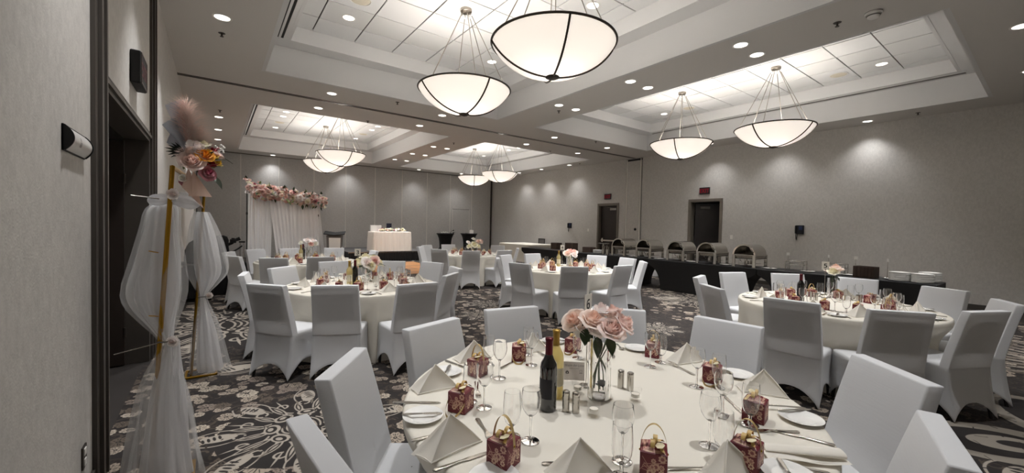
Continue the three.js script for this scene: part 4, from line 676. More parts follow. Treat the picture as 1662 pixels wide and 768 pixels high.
{ // acrylic stand with the printed photo sharing card
  const t = thing('table_sign', 'small grey printed card in a clear stand beside the bottles on table six', 'sign');
  const card = S({ color: 0xffffff, roughness: 0.6, map: canvasTex(256, 224, (c, w, h) => { c.fillStyle = '#dcd5cf'; c.fillRect(0, 0, w, h); c.fillStyle = '#5d5552'; c.textAlign = 'center'; c.font = 'italic 34px serif'; c.fillText('Share the Love', w / 2, 56); c.font = '15px serif'; c.fillText('Capture & Share', w / 2, 84); c.fillStyle = '#4a4441'; c.fillRect(22, 118, 40, 28); c.fillRect(32, 110, 20, 10); c.fillStyle = '#dcd5cf'; c.beginPath(); c.arc(42, 132, 8, 0, 7); c.fill(); c.strokeStyle = '#7d7572'; c.lineWidth = 3; c.strokeRect(196, 100, 28, 26); c.fillStyle = '#7d7572'; c.fillRect(190, 134, 40, 6); }) });
  mesh('printed_card', new THREE.BoxGeometry(0.105, 0.09, 0.001).rotateX(-0.2).translate(0, 0.062, 0), card, t);
  mesh('clear_stand', [new THREE.BoxGeometry(0.11, 0.1, 0.002).rotateX(-0.2).translate(0, 0.06, 0.003), new THREE.BoxGeometry(0.11, 0.1, 0.002).rotateX(-0.2).translate(0, 0.06, -0.003), rbx(0.11, 0.006, 0.06, 0, 0.003, 0.012, 0.002)], M.glass, t);
  put(t, 1.478, Y, 1.45, -0.7); t.position.y = Y;
}
function vaseBouquet(label, x, d, r, h, blooms, leaves, water) {
  const v = thing('glass_vase', 'clear cylinder vase of water and stems ' + label[0], 'vase');
  mesh('glass', lathe([[0.0001, 0.008], [r - 0.006, 0.006], [r - 0.003, 0.012], [r - 0.002, h], [r, h + 0.001], [r, 0.006], [r - 0.006, 0], [0.0001, 0]], 40), M.glassSolid, v);
  put(v, x, Y, d); v.position.y = Y;
  const b = thing('bouquet', label[1], 'flowers'); put(b, x, Y, d); b.position.y = Y;
  blooms.forEach(([k, px, py, pz, tx, tz, s], i) => { bloom(b, k, px, py, pz, tx, tz, s, i * 1.3); mesh('stem', tube([[px, py, pz], [px * 0.45, h * 0.9, pz * 0.45], [-px * 0.25, h * 0.45, -pz * 0.25 + 0.008 * Math.sin(i * 2)], [-px * 0.55 * (r / 0.06), 0.03, -pz * 0.55 * (r / 0.06)]].map(([a, c, e]) => { const q = Math.hypot(a, e), lim = c < h ? (r - 0.008) / Math.max(q, r - 0.008) : 1; return [a * lim, c, e * lim]; }), 0.0028, 14, 5), M.stem, b); });
  leaves.forEach((l) => leaf(b, ...l));
}
// axes across and along the table, in which the measured bunch is laid out
const cR = [Math.cos(0.86), Math.sin(0.86)], sp = (right, up, toward) => [right * cR[0] - toward * cR[1], up, right * cR[1] + toward * cR[0]];
{
  const b6 = [], add = (k, right, up, tow, s) => { const [x, y, z] = sp(right, up, tow); b6.push([k, x, y, z, 0.5 * (tow + 0.02) * 14 * 0.7, -right * 9 * 0.8, s]); };
  add('peach', -0.115, 0.345, 0.0, 1.08); add('peach', -0.04, 0.355, 0.03, 1.1); add('blush', 0.0, 0.385, -0.03, 1.0); add('peach', 0.045, 0.33, 0.055, 1.1); add('peach', 0.095, 0.35, 0.01, 1.0); add('blush', -0.01, 0.315, 0.045, 0.9); add('peach', 0.06, 0.385, -0.02, 0.9); add('blush', -0.1, 0.3, 0.03, 0.85);
  vaseBouquet(['on table six', 'bunch of large peach pink roses in the vase on table six'], 1.452, 1.262, 0.053, 0.285, b6, [[...sp(0.1, 0.34, 0.03), 2.2, 0.15, 0.11, 0.026], [...sp(-0.065, 0.33, 0.05), -0.9, -0.9, 0.075, 0.026], [...sp(0.04, 0.3, 0.06), -0.5, -0.8, 0.08, 0.024], [...sp(-0.01, 0.3, 0.04), -0.8, -1.2, 0.1, 0.022], [...sp(0.03, 0.37, 0.05), 0.4, 0.3, 0.05, 0.018], [-0.01, 0.09, 0.02, -0.6, -0.3, 0.04, 0.022, M.leafDark], [0.0, 0.05, 0.0, 2.0, 0.3, 0.04, 0.022, M.leafDark]]);
}
vaseBouquet(['on table five', 'one cream and one peach bloom in the vase on table five'], 6.12, 1.66, 0.05, 0.24, [['cream', -0.05, 0.31, 0.01, 0.4, 0.4, 1.15], ['peach', 0.035, 0.33, 0.02, 0.4, -0.4, 1.5], ['peach', 0.02, 0.31, -0.04, 0, 0, 0.9]], [[0.02, 0.26, 0.02, 1.2, -0.4, 0.09, 0.024], [-0.01, 0.24, 0.0, 0, -0.8, 0.08, 0.02]]);
vaseBouquet(['under the hydrangea on table three', 'full cream hydrangea bunch with two pink roses on table three'], 1.69, 5.58, 0.05, 0.17, [['cream', -0.12, 0.24, 0.0, 0.1, 0.5, 1.5], ['cream', -0.03, 0.3, -0.03, 0, 0, 1.5], ['blush', -0.05, 0.25, 0.08, 0.9, 0.2, 1.4], ['pink', 0.07, 0.27, 0.06, 0.8, -0.4, 1.2], ['cream', 0.08, 0.28, -0.05, 0, -0.3, 1.4], ['cream', 0.13, 0.23, 0.0, 0.2, -0.7, 1.3], ['cream', 0.0, 0.22, 0.1, 1.1, 0, 1.1]], [[0.12, 0.23, 0.06, 1.2, 0, 0.09, 0.03], [-0.1, 0.22, 0.06, -0.7, 0, 0.08, 0.03]]);
vaseBouquet(['on table four', 'low bunch of pale pink roses on table four'], 5.9, 6.0, 0.07, 0.17, [['peach', -0.1, 0.24, 0.03, 0.5, 0.4, 1.5], ['pink', -0.02, 0.27, 0.02, 0.5, 0, 1.5], ['peach', 0.08, 0.26, 0.04, 0.5, -0.3, 1.5], ['blush', 0.02, 0.22, 0.1, 0.9, 0, 1.2]], [[-0.12, 0.22, 0.05, -1.2, -0.2, 0.09, 0.03], [0.1, 0.2, 0.05, 1.2, -0.2, 0.08, 0.03]]);
vaseBouquet(['on table two', 'loose pale blush flowers with long stems on table two'], 1.62, 9.5, 0.06, 0.24, [['white', -0.14, 0.33, 0.0, 0.2, 0.6, 1.3], ['blush', -0.03, 0.37, 0.02, 0.4, 0, 1.4], ['blush', 0.09, 0.35, 0.0, 0.3, -0.4, 1.4], ['white', 0.14, 0.31, 0.04, 0.5, -0.6, 1.2], ['dusk', 0.03, 0.31, 0.08, 0.9, 0, 1.1]], [[-0.08, 0.26, 0.03, -1.0, 0.4, 0.13, 0.03, M.leafPale], [0.08, 0.26, 0.03, 1.0, 0.4, 0.13, 0.03, M.leafPale]]);
vaseBouquet(['on table one', 'broad bunch of cream and peach roses with greenery on table one'], 5.82, 9.7, 0.08, 0.16, [['cream', -0.16, 0.2, 0.05, 0.6, 0.6, 1.4], ['cream', -0.06, 0.24, 0.1, 0.8, 0.1, 1.7], ['white', -0.02, 0.4, 0.0, 0.2, 0, 1.3], ['peach', 0.14, 0.32, 0.02, 0.4, -0.5, 1.4], ['peach', 0.22, 0.33, 0.0, 0.3, -0.8, 1.3], ['cream', 0.06, 0.2, 0.12, 0.9, -0.2, 1.3], ['blush', -0.18, 0.3, 0.0, 0.2, 0.5, 1.1]], [[-0.2, 0.24, 0.0, -1.4, 0.4, 0.12, 0.04], [0.05, 0.3, 0.06, 0.4, 0.5, 0.12, 0.04], [0.2, 0.24, 0.05, 1.3, 0.1, 0.12, 0.04], [-0.05, 0.32, 0.04, -0.3, 0.7, 0.12, 0.04]]);
{
  const v = mesh('candle_pillar', [cyl(0.05, 0.05, 0.2, 0, 0, 0, 24)], M.wax); tag(v, 'wide white pillar behind the roses on table four', 'candle'); put(v, 5.99, Y, 6.12); v.position.y = Y;
}
// ================================================================ BUFFET along the right wall
const BX0 = 9.2, BX1 = 9.96, BT = 0.76;
function buffetCover(L, W, apex = [true, true]) {
  const rings = [], K = 14, prof = (t) => { const q = clamp((t - 0.2) / 0.8, 0, 1); return 0.36 * Math.sqrt(1 - Math.pow(1 - q, 2)); };
  for (let j = 0; j <= K; j++) { const t = j / K, y = lerp(BT - 0.012, 0.012, t), hl = L / 2 - prof(t) * 1, hw = W / 2 - 0.05 * Math.sin(t * Math.PI / 2) + 0.02 * t; rings.push(rrect(hw, hl, 0.02, 3).map(([x, z]) => vec(x, y, z))); }
  rings.reverse();
  for (const [k, y] of [[0.003, BT - 0.005], [0.012, BT]]) rings.push(rrect(W / 2 - k, L / 2 - k, 0.02, 3).map(([x, z]) => vec(x, y, z)));
  return loft(rings, { capB: true });
}
{
  const edges = [1.14, 3.8, 6.46, 9.2, 11.92], W = ['nearest', 'second nearest', 'third nearest', 'farthest'];
  for (let k = 0; k < 4; k++) {
    const L = edges[k + 1] - edges[k] - 0.004, t = thing('buffet_table', 'long buffet table under a black stretch cover, ' + W[k] + ' of four along the right wall', 'table');
    mesh('stretch_cover', buffetCover(L, BX1 - BX0), M.spandex, t);
    mesh('tabletop', rbx(BX1 - BX0 - 0.03, 0.02, L - 0.03, 0, BT - 0.02, 0, 0.004), M.tableWood, t);
    for (const [x, z] of [[-1, -1], [1, -1], [-1, 1], [1, 1]]) mesh('leg', cyl(0.014, 0.014, BT - 0.03, x * 0.28, 0, z * (L / 2 - 0.42), 8), M.chairLeg, t);
    put(t, (BX0 + BX1) / 2, 0, (edges[k] + edges[k + 1]) / 2);
  }
}
const BY = BT + 0.001;
// roll-top chafing dish: barrel along +x, arched open front at -x
const chafer = proto('chafing_dish', 'chafing dish');
{
  const W = 0.24, L = 0.6, b = 0.235, R = 0.222;
  for (const [x, z] of [[-1, -1], [-1, 1], [1, -1], [1, 1]]) mesh('leg', [rbx(0.03, b + 0.04, 0.065, x * (L / 2 - 0.01), (b + 0.04) / 2, z * (W - 0.03), 0.008, 3), rbx(0.045, 0.012, 0.08, x * (L / 2 - 0.01), 0.006, z * (W - 0.03), 0.004)], M.steelSoft, chafer);
  mesh('water_pan', [loft([[b - 0.06, 0.86], [b + 0.005, 0.97], [b + 0.035, 1], [b + 0.035, 0.94], [b - 0.03, 0.88]].map(([y, k]) => rrect(L / 2 * k, W * k, 0.03, 4).map(([x, z]) => vec(x, y, z))), { capA: true, capB: true }), rbx(L * 0.9, 0.012, 0.012, 0, b - 0.02, W - 0.01), rbx(L * 0.9, 0.012, 0.012, 0, b - 0.02, -W + 0.01), rbx(0.012, 0.03, W * 1.8, -L / 2 + 0.03, b - 0.01, 0), rbx(0.012, 0.03, W * 1.8, L / 2 - 0.03, b - 0.01, 0)], M.steelSoft, chafer);
  const arc = (x, r, y0) => { const o = []; for (let i = 0; i <= 26; i++) { const a = Math.PI * i / 26; o.push(vec(x, y0 + r * Math.sin(a), r * Math.cos(a))); } return o; };
  mesh('dome_lid', [loft([-0.27, -0.1, 0.1, 0.29].map((x) => arc(x, R, b + 0.035)), { wrap: false }), loft([arc(0.29, R, b + 0.035), arc(0.29, 0.001, b + 0.035)], { wrap: false })], Object.assign(M.steelSoft.clone(), { side: THREE.DoubleSide }), chafer);
  mesh('front_arch', [loft([-0.3, -0.268].map((x) => arc(x, R + 0.014, b + 0.03)), { wrap: false }), loft([arc(-0.3, R + 0.014, b + 0.03), arc(-0.3, R - 0.018, b + 0.03)], { wrap: false }), loft([arc(-0.3, R - 0.018, b + 0.03), arc(-0.268, R - 0.018, b + 0.03)], { wrap: false })], Object.assign(M.steel.clone(), { side: THREE.DoubleSide }), chafer);
  mesh('lid_handle', tube([[-0.3, b + 0.1, 0.2], [-0.36, b + 0.12, 0.19], [-0.36, b + 0.2, 0.15], [-0.3, b + 0.21, 0.12]], 0.009, 14, 7), M.steel, chafer);
  mesh('food_pan', rbx(0.12, 0.02, W * 1.7, -0.24, b + 0.03, 0), M.steelSoft, chafer);
  mesh('fuel_shelf', rbx(L * 0.8, 0.006, W * 1.2, 0, 0.07, 0, 0.002), M.steelSoft, chafer);
  for (const x of [-0.13, 0.13]) mesh('fuel_can', cyl(0.04, 0.04, 0.06, x, 0.073, 0, 18), M.steelSoft, chafer);
  mesh('hinge_arm', tube([[0.1, b - 0.01, -W - 0.005], [0.1, 0.12, -W - 0.01], [0.16, 0.09, -W]], 0.007, 10, 6), M.steel, chafer);
}
[4.11, 4.95, 5.74, 6.68, 7.52].forEach((d, i) => copy(chafer, 'steel roll-top chafing dish on the black buffet, ' + ORD[i] + ' from the near end', 9.6, BY, d, 0));
// serving saucers between the chafers
const saucer = proto('serving_plate', 'plate'); { const m = mesh('rim_plate', lathe([[0.0001, 0.006], [0.06, 0.006], [0.08, 0.012], [0.125, 0.022], [0.127, 0.02], [0.08, 0.007], [0.06, 0], [0.0001, 0]], 32), M.china, saucer); mesh('serving_tongs', [bar([[-0.11, 0.008, 0.002, 0.022], [0, 0.006, 0.003, 0.03], [0.11, 0.016, 0.002, 0.026]]), bar([[-0.11, 0.008, 0.002, 0.03], [0, 0.006, 0.003, 0.04], [0.1, 0.016, 0.002, 0.03]]).rotateY(0.2)], M.steel, saucer); }
[[9.4, 3.62, 'beside the nearest chafing dish'], [9.38, 4.53, 'between the first and second chafing dishes'], [9.38, 5.35, 'between the second and third chafing dishes'], [9.38, 6.25, 'between the third and fourth chafing dishes'], [9.42, 7.1, 'between the fourth and fifth chafing dishes'], [9.5, 2.98, 'between the two metal risers'], [9.55, 2.35, 'left of the dark woven box'], [9.5, 1.72, 'left of the dinner plate stacks']].forEach(([x, d, w]) => copy(saucer, 'white plate with serving tongs on the buffet ' + w, x, BY, d, d));
// card holders on tall stems
const holder = proto('card_holder', 'card holder'); mesh('base', cyl(0.03, 0.03, 0.006, 0, 0, 0, 18), M.steel, holder); mesh('stem', cyl(0.004, 0.004, 0.3, 0, 0.004, 0, 8), M.steel, holder); mesh('card', bx(0.055, 0.06, 0.002, 0, 0.325, 0), M.plastic, holder);
[[9.75, 3.42, 0.2, 'left of the first metal riser'], [9.75, 2.72, -1.2, 'behind the first metal riser'], [9.75, 2.3, 0.1, 'behind the second metal riser'], [9.6, 1.82, -1.25, 'right of the dark woven box'], [9.85, 4.45, 0, 'behind the nearest chafing dish'], [9.85, 6.15, 0, 'between third and fourth chafing dishes'], [9.85, 7.05, 0, 'between fourth and fifth chafing dishes']].forEach(([x, d, a, w]) => copy(holder, 'slim metal food label holder with white card, ' + w, x, BY, d, -1.2 + a));
// wire risers
const riser = proto('buffet_riser', 'riser'); { const q = 0.15, h = 0.2; for (const [x, z] of [[-q, -q], [q, -q], [-q, q], [q, q]]) mesh('post', rbx(0.014, h, 0.014, x, h / 2, z, 0.003), M.steelSoft, riser); for (const y of [h, h * 0.62]) mesh('rail', [rbx(2 * q, 0.012, 0.012, 0, y, -q), rbx(2 * q, 0.012, 0.012, 0, y, q), rbx(0.012, 0.012, 2 * q, -q, y, 0), rbx(0.012, 0.012, 2 * q, q, y, 0)], M.steelSoft, riser); }
copy(riser, 'square open metal riser on the buffet nearer the chafing dishes', 9.55, BY, 3.2, 0.1); copy(riser, 'square open metal riser on the buffet behind table five sign', 9.6, BY, 2.55, 0.1);
{
  const t = thing('woven_box', 'dark brown woven box standing on the near part of the buffet', 'basket'); const w = 0.29, h = 0.2;
  mesh('panel', [rbx(0.02, h, w, -0.1, h / 2, 0), rbx(0.02, h, w, 0.1, h / 2, 0), rbx(0.2, h, 0.02, 0, h / 2, -w / 2), rbx(0.2, h, 0.02, 0, h / 2, w / 2)], M.woven, t);
  for (let k = 0; k < 5; k++) mesh('slat', rbx(0.008, h * 0.9, 0.03, -0.114, h / 2, -0.11 + k * 0.055), M.woven, t);
  put(t, 9.45, BY, 2.08, -0.15); t.position.y = BY;
  for (const [x, d, ww, hh, l] of [[9.75, 10.6, 0.3, 0.22, 'dark brown wooden box on the far buffet, left of three'], [9.75, 9.85, 0.36, 0.25, 'dark brown wooden box on the far buffet, tallest of three'], [9.7, 9.0, 0.34, 0.16, 'dark brown wooden box on the far buffet, lowest of three']]) { const b = thing('display_box', l, 'box'); mesh('side', [rbx(0.02, hh, ww, -0.12, hh / 2, 0), rbx(0.02, hh, ww, 0.12, hh / 2, 0), rbx(0.24, hh, 0.02, 0, hh / 2, -ww / 2 + 0.01), rbx(0.24, hh, 0.02, 0, hh / 2, ww / 2 - 0.01)], M.woven, b); mesh('lid', rbx(0.25, 0.012, ww + 0.01, 0, hh, 0), M.woven, b); put(b, x, BY, d); b.position.y = BY; }
  // stacked plates: every plate its own
  const dp = proto('dinner_plate', 'plate', new THREE.Mesh(lathe([[0.0001, 0.006], [0.085, 0.006], [0.1, 0.012], [0.136, 0.0215], [0.1395, 0.0205], [0.1405, 0.017], [0.1395, 0.0125], [0.136, 0.0115], [0.1, 0.006], [0.085, 0], [0.0001, 0]], 36), M.china));
  for (const [x, d, n, w] of [[9.38, 1.62, 12, 'left stack'], [9.36, 1.34, 12, 'front right stack'], [9.66, 1.3, 13, 'rear right stack']]) for (let k = 0; k < n; k++) copy(dp, 'white dinner plate stacked on the buffet end, ' + w + ', ' + (k === n - 1 ? 'topmost' : k === 0 ? 'lowest' : (ORD[k] ?? ['eleventh', 'twelfth', 'thirteenth'][k - 10]) + ' from bottom'), x + 0.003 * Math.sin(k * 2.1), BY + k * 0.0118, d + 0.003 * Math.cos(k * 1.7), 0, 'stacked dinner plates');
  let ss; function saucerStack() { return ss ??= proto('side_plate', 'plate', new THREE.Mesh(lathe([[0.0001, 0.01], [0.08, 0.01], [0.15, 0.028], [0.152, 0.02], [0.08, 0], [0.0001, 0]], 30), M.china)); }
  for (let k = 0; k < 5; k++) copy(saucerStack(), 'white side plate in the small stack on the far buffet, ' + (k === 4 ? 'topmost' : ORD[k] + ' from bottom'), 9.5, BY + k * 0.02, 8.45, 0, 'side plates on the far buffet');
  const canP = proto('utensil_can', 'container'); mesh('can', lathe([[0.0001, 0.004], [0.05, 0], [0.052, 0.004], [0.052, 0.16], [0.05, 0.16], [0.05, 0.006]], 22), M.steelSoft, canP); for (let k = 0; k < 5; k++) mesh('handle', rod(vec(0.02 * Math.cos(k), 0.05, 0.02 * Math.sin(k)), vec(0.045 * Math.cos(k * 1.3), 0.24 + 0.01 * k, 0.045 * Math.sin(k * 1.3)), 0.006, 6), M.steel, canP);
  copy(canP, 'steel can of serving utensils left of the farthest chafing dish', 9.35, BY, 8.1); copy(canP, 'steel can of serving utensils against the farthest chafing dish', 9.3, BY, 7.9);
  const pl = proto('platter', 'platter', new THREE.Mesh(lathe([[0.0001, 0.004], [0.16, 0.004], [0.2, 0.014], [0.2, 0.008], [0.16, 0], [0.0001, 0]], 32), M.steel)); copy(pl, 'round steel platter on the far buffet before the lowest box', 9.5, BY, 8.95);
  // raised round stands behind the farthest chafers
  const st = proto('cake_stand', 'cake stand'); mesh('plate', lathe([[0.0001, 0.3], [0.17, 0.3], [0.18, 0.31], [0.18, 0.3], [0.165, 0.29], [0.0001, 0.285]], 32), M.glass, st); mesh('foot', lathe([[0.0001, 0], [0.08, 0], [0.03, 0.04], [0.02, 0.15], [0.03, 0.29], [0.0001, 0.29]], 22), M.steelSoft, st);
  copy(st, 'tall glass cake stand behind the farthest chafing dish, left one', 9.75, BY + 0.001, 8.45); copy(st, 'tall glass cake stand behind the fourth chafing dish, right one', 9.84, BY + 0.001, 7.1);
  const lowb = mesh('draped_bin', loft([[0.3, 0.3, 0.004], [0.28, 0.28, 0.3], [0.26, 0.26, 0.53], [0.24, 0.24, 0.55]].map(([a, b, y]) => rrect(a, b, 0.08, 4).map(([x, z], i) => vec(x + 0.012 * Math.sin(i * 2.4) * (0.55 - y) * 2, y, z))), { capB: true }), M.drape); tag(lowb, 'low white draped bin seen through the gap under the buffet', 'bin'); put(lowb, 11.9, 0, 8.1);
}
// ================================================================ FAR END
// ---------------------------------------------------------------- stage, head table, lectern, backdrop
{
  const t = thing('stage', 'low grey stage platform with a black pleated skirt', 'stage');
  mesh('deck', bd(4.15, 7.35, 0.36, 0.4, 16.2, 19.3), M.deck, t);
  mesh('deck_edge', bd(4.14, 7.36, 0.345, 0.395, 16.17, 16.2), M.steelSoft, t);
  const N = 150, sk = (f0, f1, y) => { const o = []; for (let i = 0; i <= N; i++) { const f = i / N; o.push(vec(lerp(f0[0], f1[0], f), y, -(lerp(f0[1], f1[1], f)) + 0.012 * Math.sin(f * 190))); } return o; };
  mesh('skirt', [loft([sk([4.16, 16.16], [7.34, 16.16], 0.004), sk([4.16, 16.16], [7.34, 16.16], 0.36)], { wrap: false }), bd(7.3, 7.33, 0.004, 0.36, 16.2, 19.3), bd(4.17, 4.2, 0.004, 0.36, 16.2, 19.3)], M.spandex, t);
  const h = thing('head_table', 'head table with a cream pleated skirt standing on the stage', 'table');
  const x0 = 5.13, x1 = 6.68, d0 = 16.3, d1 = 17.0, y0 = 0.402, y1 = 1.2, per = [], push = (x, d, nx, nd, f) => per.push([x, d, nx, nd, f]);
  const M1 = 72, M2 = 34; for (let i = 0; i < M1; i++) push(lerp(x0, x1, i / M1), d0, 0, -1, i); for (let i = 0; i < M2; i++) push(x1, lerp(d0, d1, i / M2), 1, 0, i); for (let i = 0; i < M1; i++) push(lerp(x1, x0, i / M1), d1, 0, 1, i); for (let i = 0; i < M2; i++) push(x0, lerp(d1, d0, i / M2), -1, 0, i);
  const ring = (y, out, fold) => per.map(([x, d, nx, nd, f]) => { const w = out + fold * Math.pow(0.5 + 0.5 * Math.cos(f * 2 * Math.PI / 8), 0.5); return vec(x + nx * w, y, -(d + nd * w)); });
  mesh('pleated_skirt', loft([ring(y0, 0.03, 0.03), ring(0.8, 0.012, 0.03), ring(1.13, 0, 0.022), ring(y1 - 0.01, 0, 0.012), ring(y1, -0.01, 0)].map((r) => r.reverse()), { capB: true }), M.cream, h);
  const fl = thing('table_garland', 'garland of cream and dusky flowers along the head table top', 'garland'); reseed(31);
  for (let k = 0; k < 40; k++) { const x = rr(-0.52, 0.55); bloom(fl, ['cream', 'white', 'dusk', 'blush', 'mauve'][Math.floor(rr(0, 4.6))], x, 0.03 + rr(0, 0.09) * (1 - Math.abs(x)), rr(-0.1, 0.1), rr(-0.2, 1), rr(-0.5, 0.5), rr(0.9, 1.4), rr(0, 6), 'flower'); }
  for (let k = 0; k < 26; k++) leaf(fl, rr(-0.6, 0.6), rr(0.02, 0.09), rr(-0.05, 0.1), rr(0, 6.2), rr(-0.3, 0.9), rr(0.08, 0.13), 0.025, k % 3 ? M.leaf : M.leafPale);
  put(fl, 5.95, y1 + 0.001, 16.55); fl.position.y = y1 + 0.001;
  const nb = thing('menu_frame', 'navy blue upright card frame behind the head table garland', 'card'); mesh('frame', rbx(0.21, 0.34, 0.02, 0, 0.17, 0, 0.004), M.navy, nb); mesh('easel_foot', rbx(0.16, 0.01, 0.1, 0, 0.006, 0.02), M.navy, nb); put(nb, 5.93, y1 + 0.001, 16.82, -0.3); nb.position.y = y1 + 0.001;
  const wb = thing('card_box', 'tall white box at the left end of the head table', 'box'); mesh('body', rbx(0.42, 0.22, 0.24, 0, 0.11, 0, 0.006), M.whitePaint, wb); mesh('lid', rbx(0.43, 0.03, 0.25, 0, 0.232, 0, 0.005), M.whitePaint, wb); put(wb, 5.38, y1 + 0.001, 16.84, -0.2); wb.position.y = y1 + 0.001;
}
{
  const t = thing('lectern', 'grey lectern with pale front panel and black slanted top beside the stage', 'lectern');
  mesh('body', loft([[0, 0.24, 0.2], [0.04, 0.24, 0.2], [1.02, 0.29, 0.22]].map(([y, w, l]) => rrect(w, l, 0.02, 3).map(([x, z]) => vec(x, y, z))).reverse().reverse(), { capA: true, capB: true }), M.grey, t);
  mesh('front_panel', loft([[0.5, 0.2], [0.93, 0.21]].map(([y, w]) => rrect(w, 0.006, 0.004, 2).map(([x, z]) => vec(x + 0.02, y, z + 0.218 + (y - 0.5) * 0.01))), { capA: true, capB: true }), M.trimLight, t);
  mesh('side_panel', rbx(0.01, 0.9, 0.34, 0.262, 0.52, 0, 0.003), M.whitePaint, t);
  mesh('top', sheetBox(0.76, 0.5), M.black, t);
  function sheetBox(w, l) { return loft([[1.03, 1.1], [1.06, 1.14]].map(([a, b]) => { const o = []; for (let i = 0; i <= 12; i++) { const x = (i / 12 - 0.5) * w; o.push(vec(x, a + 0.05 * Math.abs(x / w) * 2 - 0.02, l / 2)); } for (let i = 12; i >= 0; i--) { const x = (i / 12 - 0.5) * w; o.push(vec(x, b + 0.05 * Math.abs(x / w) * 2, -l / 2)); } return o; }), { capA: true, capB: true }); }
  put(t, 3.83, 0, 17.0, -0.32);
}
{
  const t = thing('backdrop_stand', 'white draped backdrop on black stands before the grey partition', 'backdrop'), d = 17.5, x0 = 0.95, x1 = 3.33;
  for (const x of [x0, x1]) mesh('stand', [cyl(0.017, 0.017, 2.62, x, 0, -d - 0.03, 10), rbx(0.4, 0.02, 0.4, x, 0.01, -d - 0.03), cyl(0.028, 0.028, 0.08, x, 1.75, -d - 0.03, 10)], M.black, t);
  mesh('crossbar', rod(vec(x0, 2.56, -d - 0.03), vec(x1, 2.5, -d - 0.03), 0.015), M.black, t);
  const curtain = (a0, a1, b0, b1, ph) => { const N = 84, R = []; for (let j = 0; j <= 10; j++) { const v = j / 10, r = []; for (let i = 0; i <= N; i++) { const f = i / N, x = lerp(lerp(a0, b0, v), lerp(a1, b1, v), f); r.push(vec(x, lerp(2.52, 0.006, v), -d + 0.02 + 0.018 * Math.sin(f * 44 + ph + 0.5 * Math.sin(v * 3 + f * 5)) + 0.02 * Math.sin(f * 15 + ph * 2))); } R.push(r); } return loft(R.reverse(), { wrap: false }); };
  mesh('drape', curtain(x0 + 0.05, 1.75, x0 + 0.02, 1.7, 0), M.drape, t); mesh('drape', curtain(1.62, 2.5, 1.9, 2.62, 1).translate(0, 0, 0.07), M.drape, t); mesh('drape', curtain(2.5, x1 - 0.02, 2.5, x1 + 0.26, 2), M.drape, t);
  const g = thing('flower_garland', 'thick garland of blush, cream and pink flowers along the backdrop top', 'garland'); reseed(77);
  const spine = (f) => [lerp(x0 - 0.06, x1 + 0.22, f), 2.66 - 0.33 * Math.pow(f, 0.65) + 0.12 * Math.pow(1 - f, 3) + 0.05 * Math.exp(-Math.pow((f - 0.42) / 0.08, 2)) + 0.03 * f];
  const kinds = ['peach', 'blush', 'pink', 'pink', 'dusk', 'cream', 'blush', 'dusk', 'mauve'];
  for (let k = 0; k < 290; k++) { const f = clamp(rr(-0.01, 1.01), 0, 1), [x, y] = spine(f), a = rr(0, 6.283), q = Math.sqrt(rr(0.2, 1)), r = 0.23 * (1 + 0.3 * (1 - f)) * q; bloom(g, kinds[Math.floor(rr(0, 8.3))], x, y + r * Math.sin(a), r * Math.cos(a) * 0.9, Math.PI / 2 - a, rr(-0.4, 0.4), rr(0.95, 1.75), rr(0, 6), 'flower'); }
  for (let k = 0; k < 46; k++) { const f = rr(0, 1), [x, y] = spine(f), a = rr(0, 6.28), r = 0.24; leaf(g, x, y + r * Math.sin(a), Math.abs(r * Math.cos(a)), rr(-1.2, 1.2), a, rr(0.12, 0.2), 0.045, k % 3 ? M.leaf : M.leafPale); }
  put(g, 0, 0, d - 0.05);
}
// ---------------------------------------------------------------- cocktail tables, side table, chair, parquet
const ct = proto('cocktail_table', 'table'); mesh('stretch_cover', lathe([[0.0001, 1.1], [0.43, 1.1], [0.45, 1.092], [0.45, 1.075], [0.4, 1.02], [0.33, 0.85], [0.3, 0.65], [0.285, 0.45], [0.29, 0.25], [0.31, 0.1], [0.335, 0.01]].reverse(), 40), M.spandex, ct); mesh('base', cyl(0.3, 0.3, 0.02, 0, 0, 0, 24), M.black, ct);
copy(ct, 'tall cocktail table in black stretch cover, the left one by the partition', 9.42, 0, 18.5); copy(ct, 'tall cocktail table in black stretch cover, the right one by the partition', 10.85, 0, 18.6);
{
  const a = thing('flower_spray', 'small white flower spray lying on the left cocktail table', 'flowers'); for (let k = 0; k < 5; k++) bloom(a, 'white', -0.16 + 0.08 * k, 0.03 + 0.02 * (k % 2), 0.03 * Math.sin(k * 2), 0.5, 0, 0.9, k, 'flower'); leaf(a, 0.1, 0.02, 0, 1.5, 0, 0.14, 0.03); put(a, 9.32, 1.101, 18.4); a.position.y = 1.101;
  const m = thing('microphone_stand', 'small black tabletop microphone on the left cocktail table', 'microphone'); mesh('base', lathe([[0.0001, 0.02], [0.05, 0.015], [0.06, 0]].reverse(), 20), M.black, m); mesh('stalk', tube([[0, 0.01, 0], [0.05, 0.1, 0], [0.16, 0.14, 0.02]], 0.008, 12, 6), M.black, m); mesh('head', new THREE.SphereGeometry(0.03, 14, 10).translate(0.18, 0.15, 0.02), M.black, m); put(m, 9.68, 1.101, 18.45, 0.2); m.position.y = 1.101;
  const s = thing('welcome_card', 'small white standing card on the right cocktail table', 'card'); mesh('card', rbx(0.2, 0.18, 0.02, 0, 0.09, 0, 0.004), M.plastic, s); mesh('foot', rbx(0.18, 0.012, 0.08, 0, 0.006, 0), M.plastic, s); put(s, 10.95, 1.101, 18.5, -0.5); s.position.y = 1.101;
  const c = mesh('cable', tube([[10.7, 1.106, -18.45], [10.45, 1.107, -18.3], [10.39, 0.98, -18.2], [10.3, 0.4, -18.2], [10.25, 0.01, -18.1]], 0.008, 24, 5), M.black); tag(c, 'black cable hanging off the right cocktail table', 'cable');
}
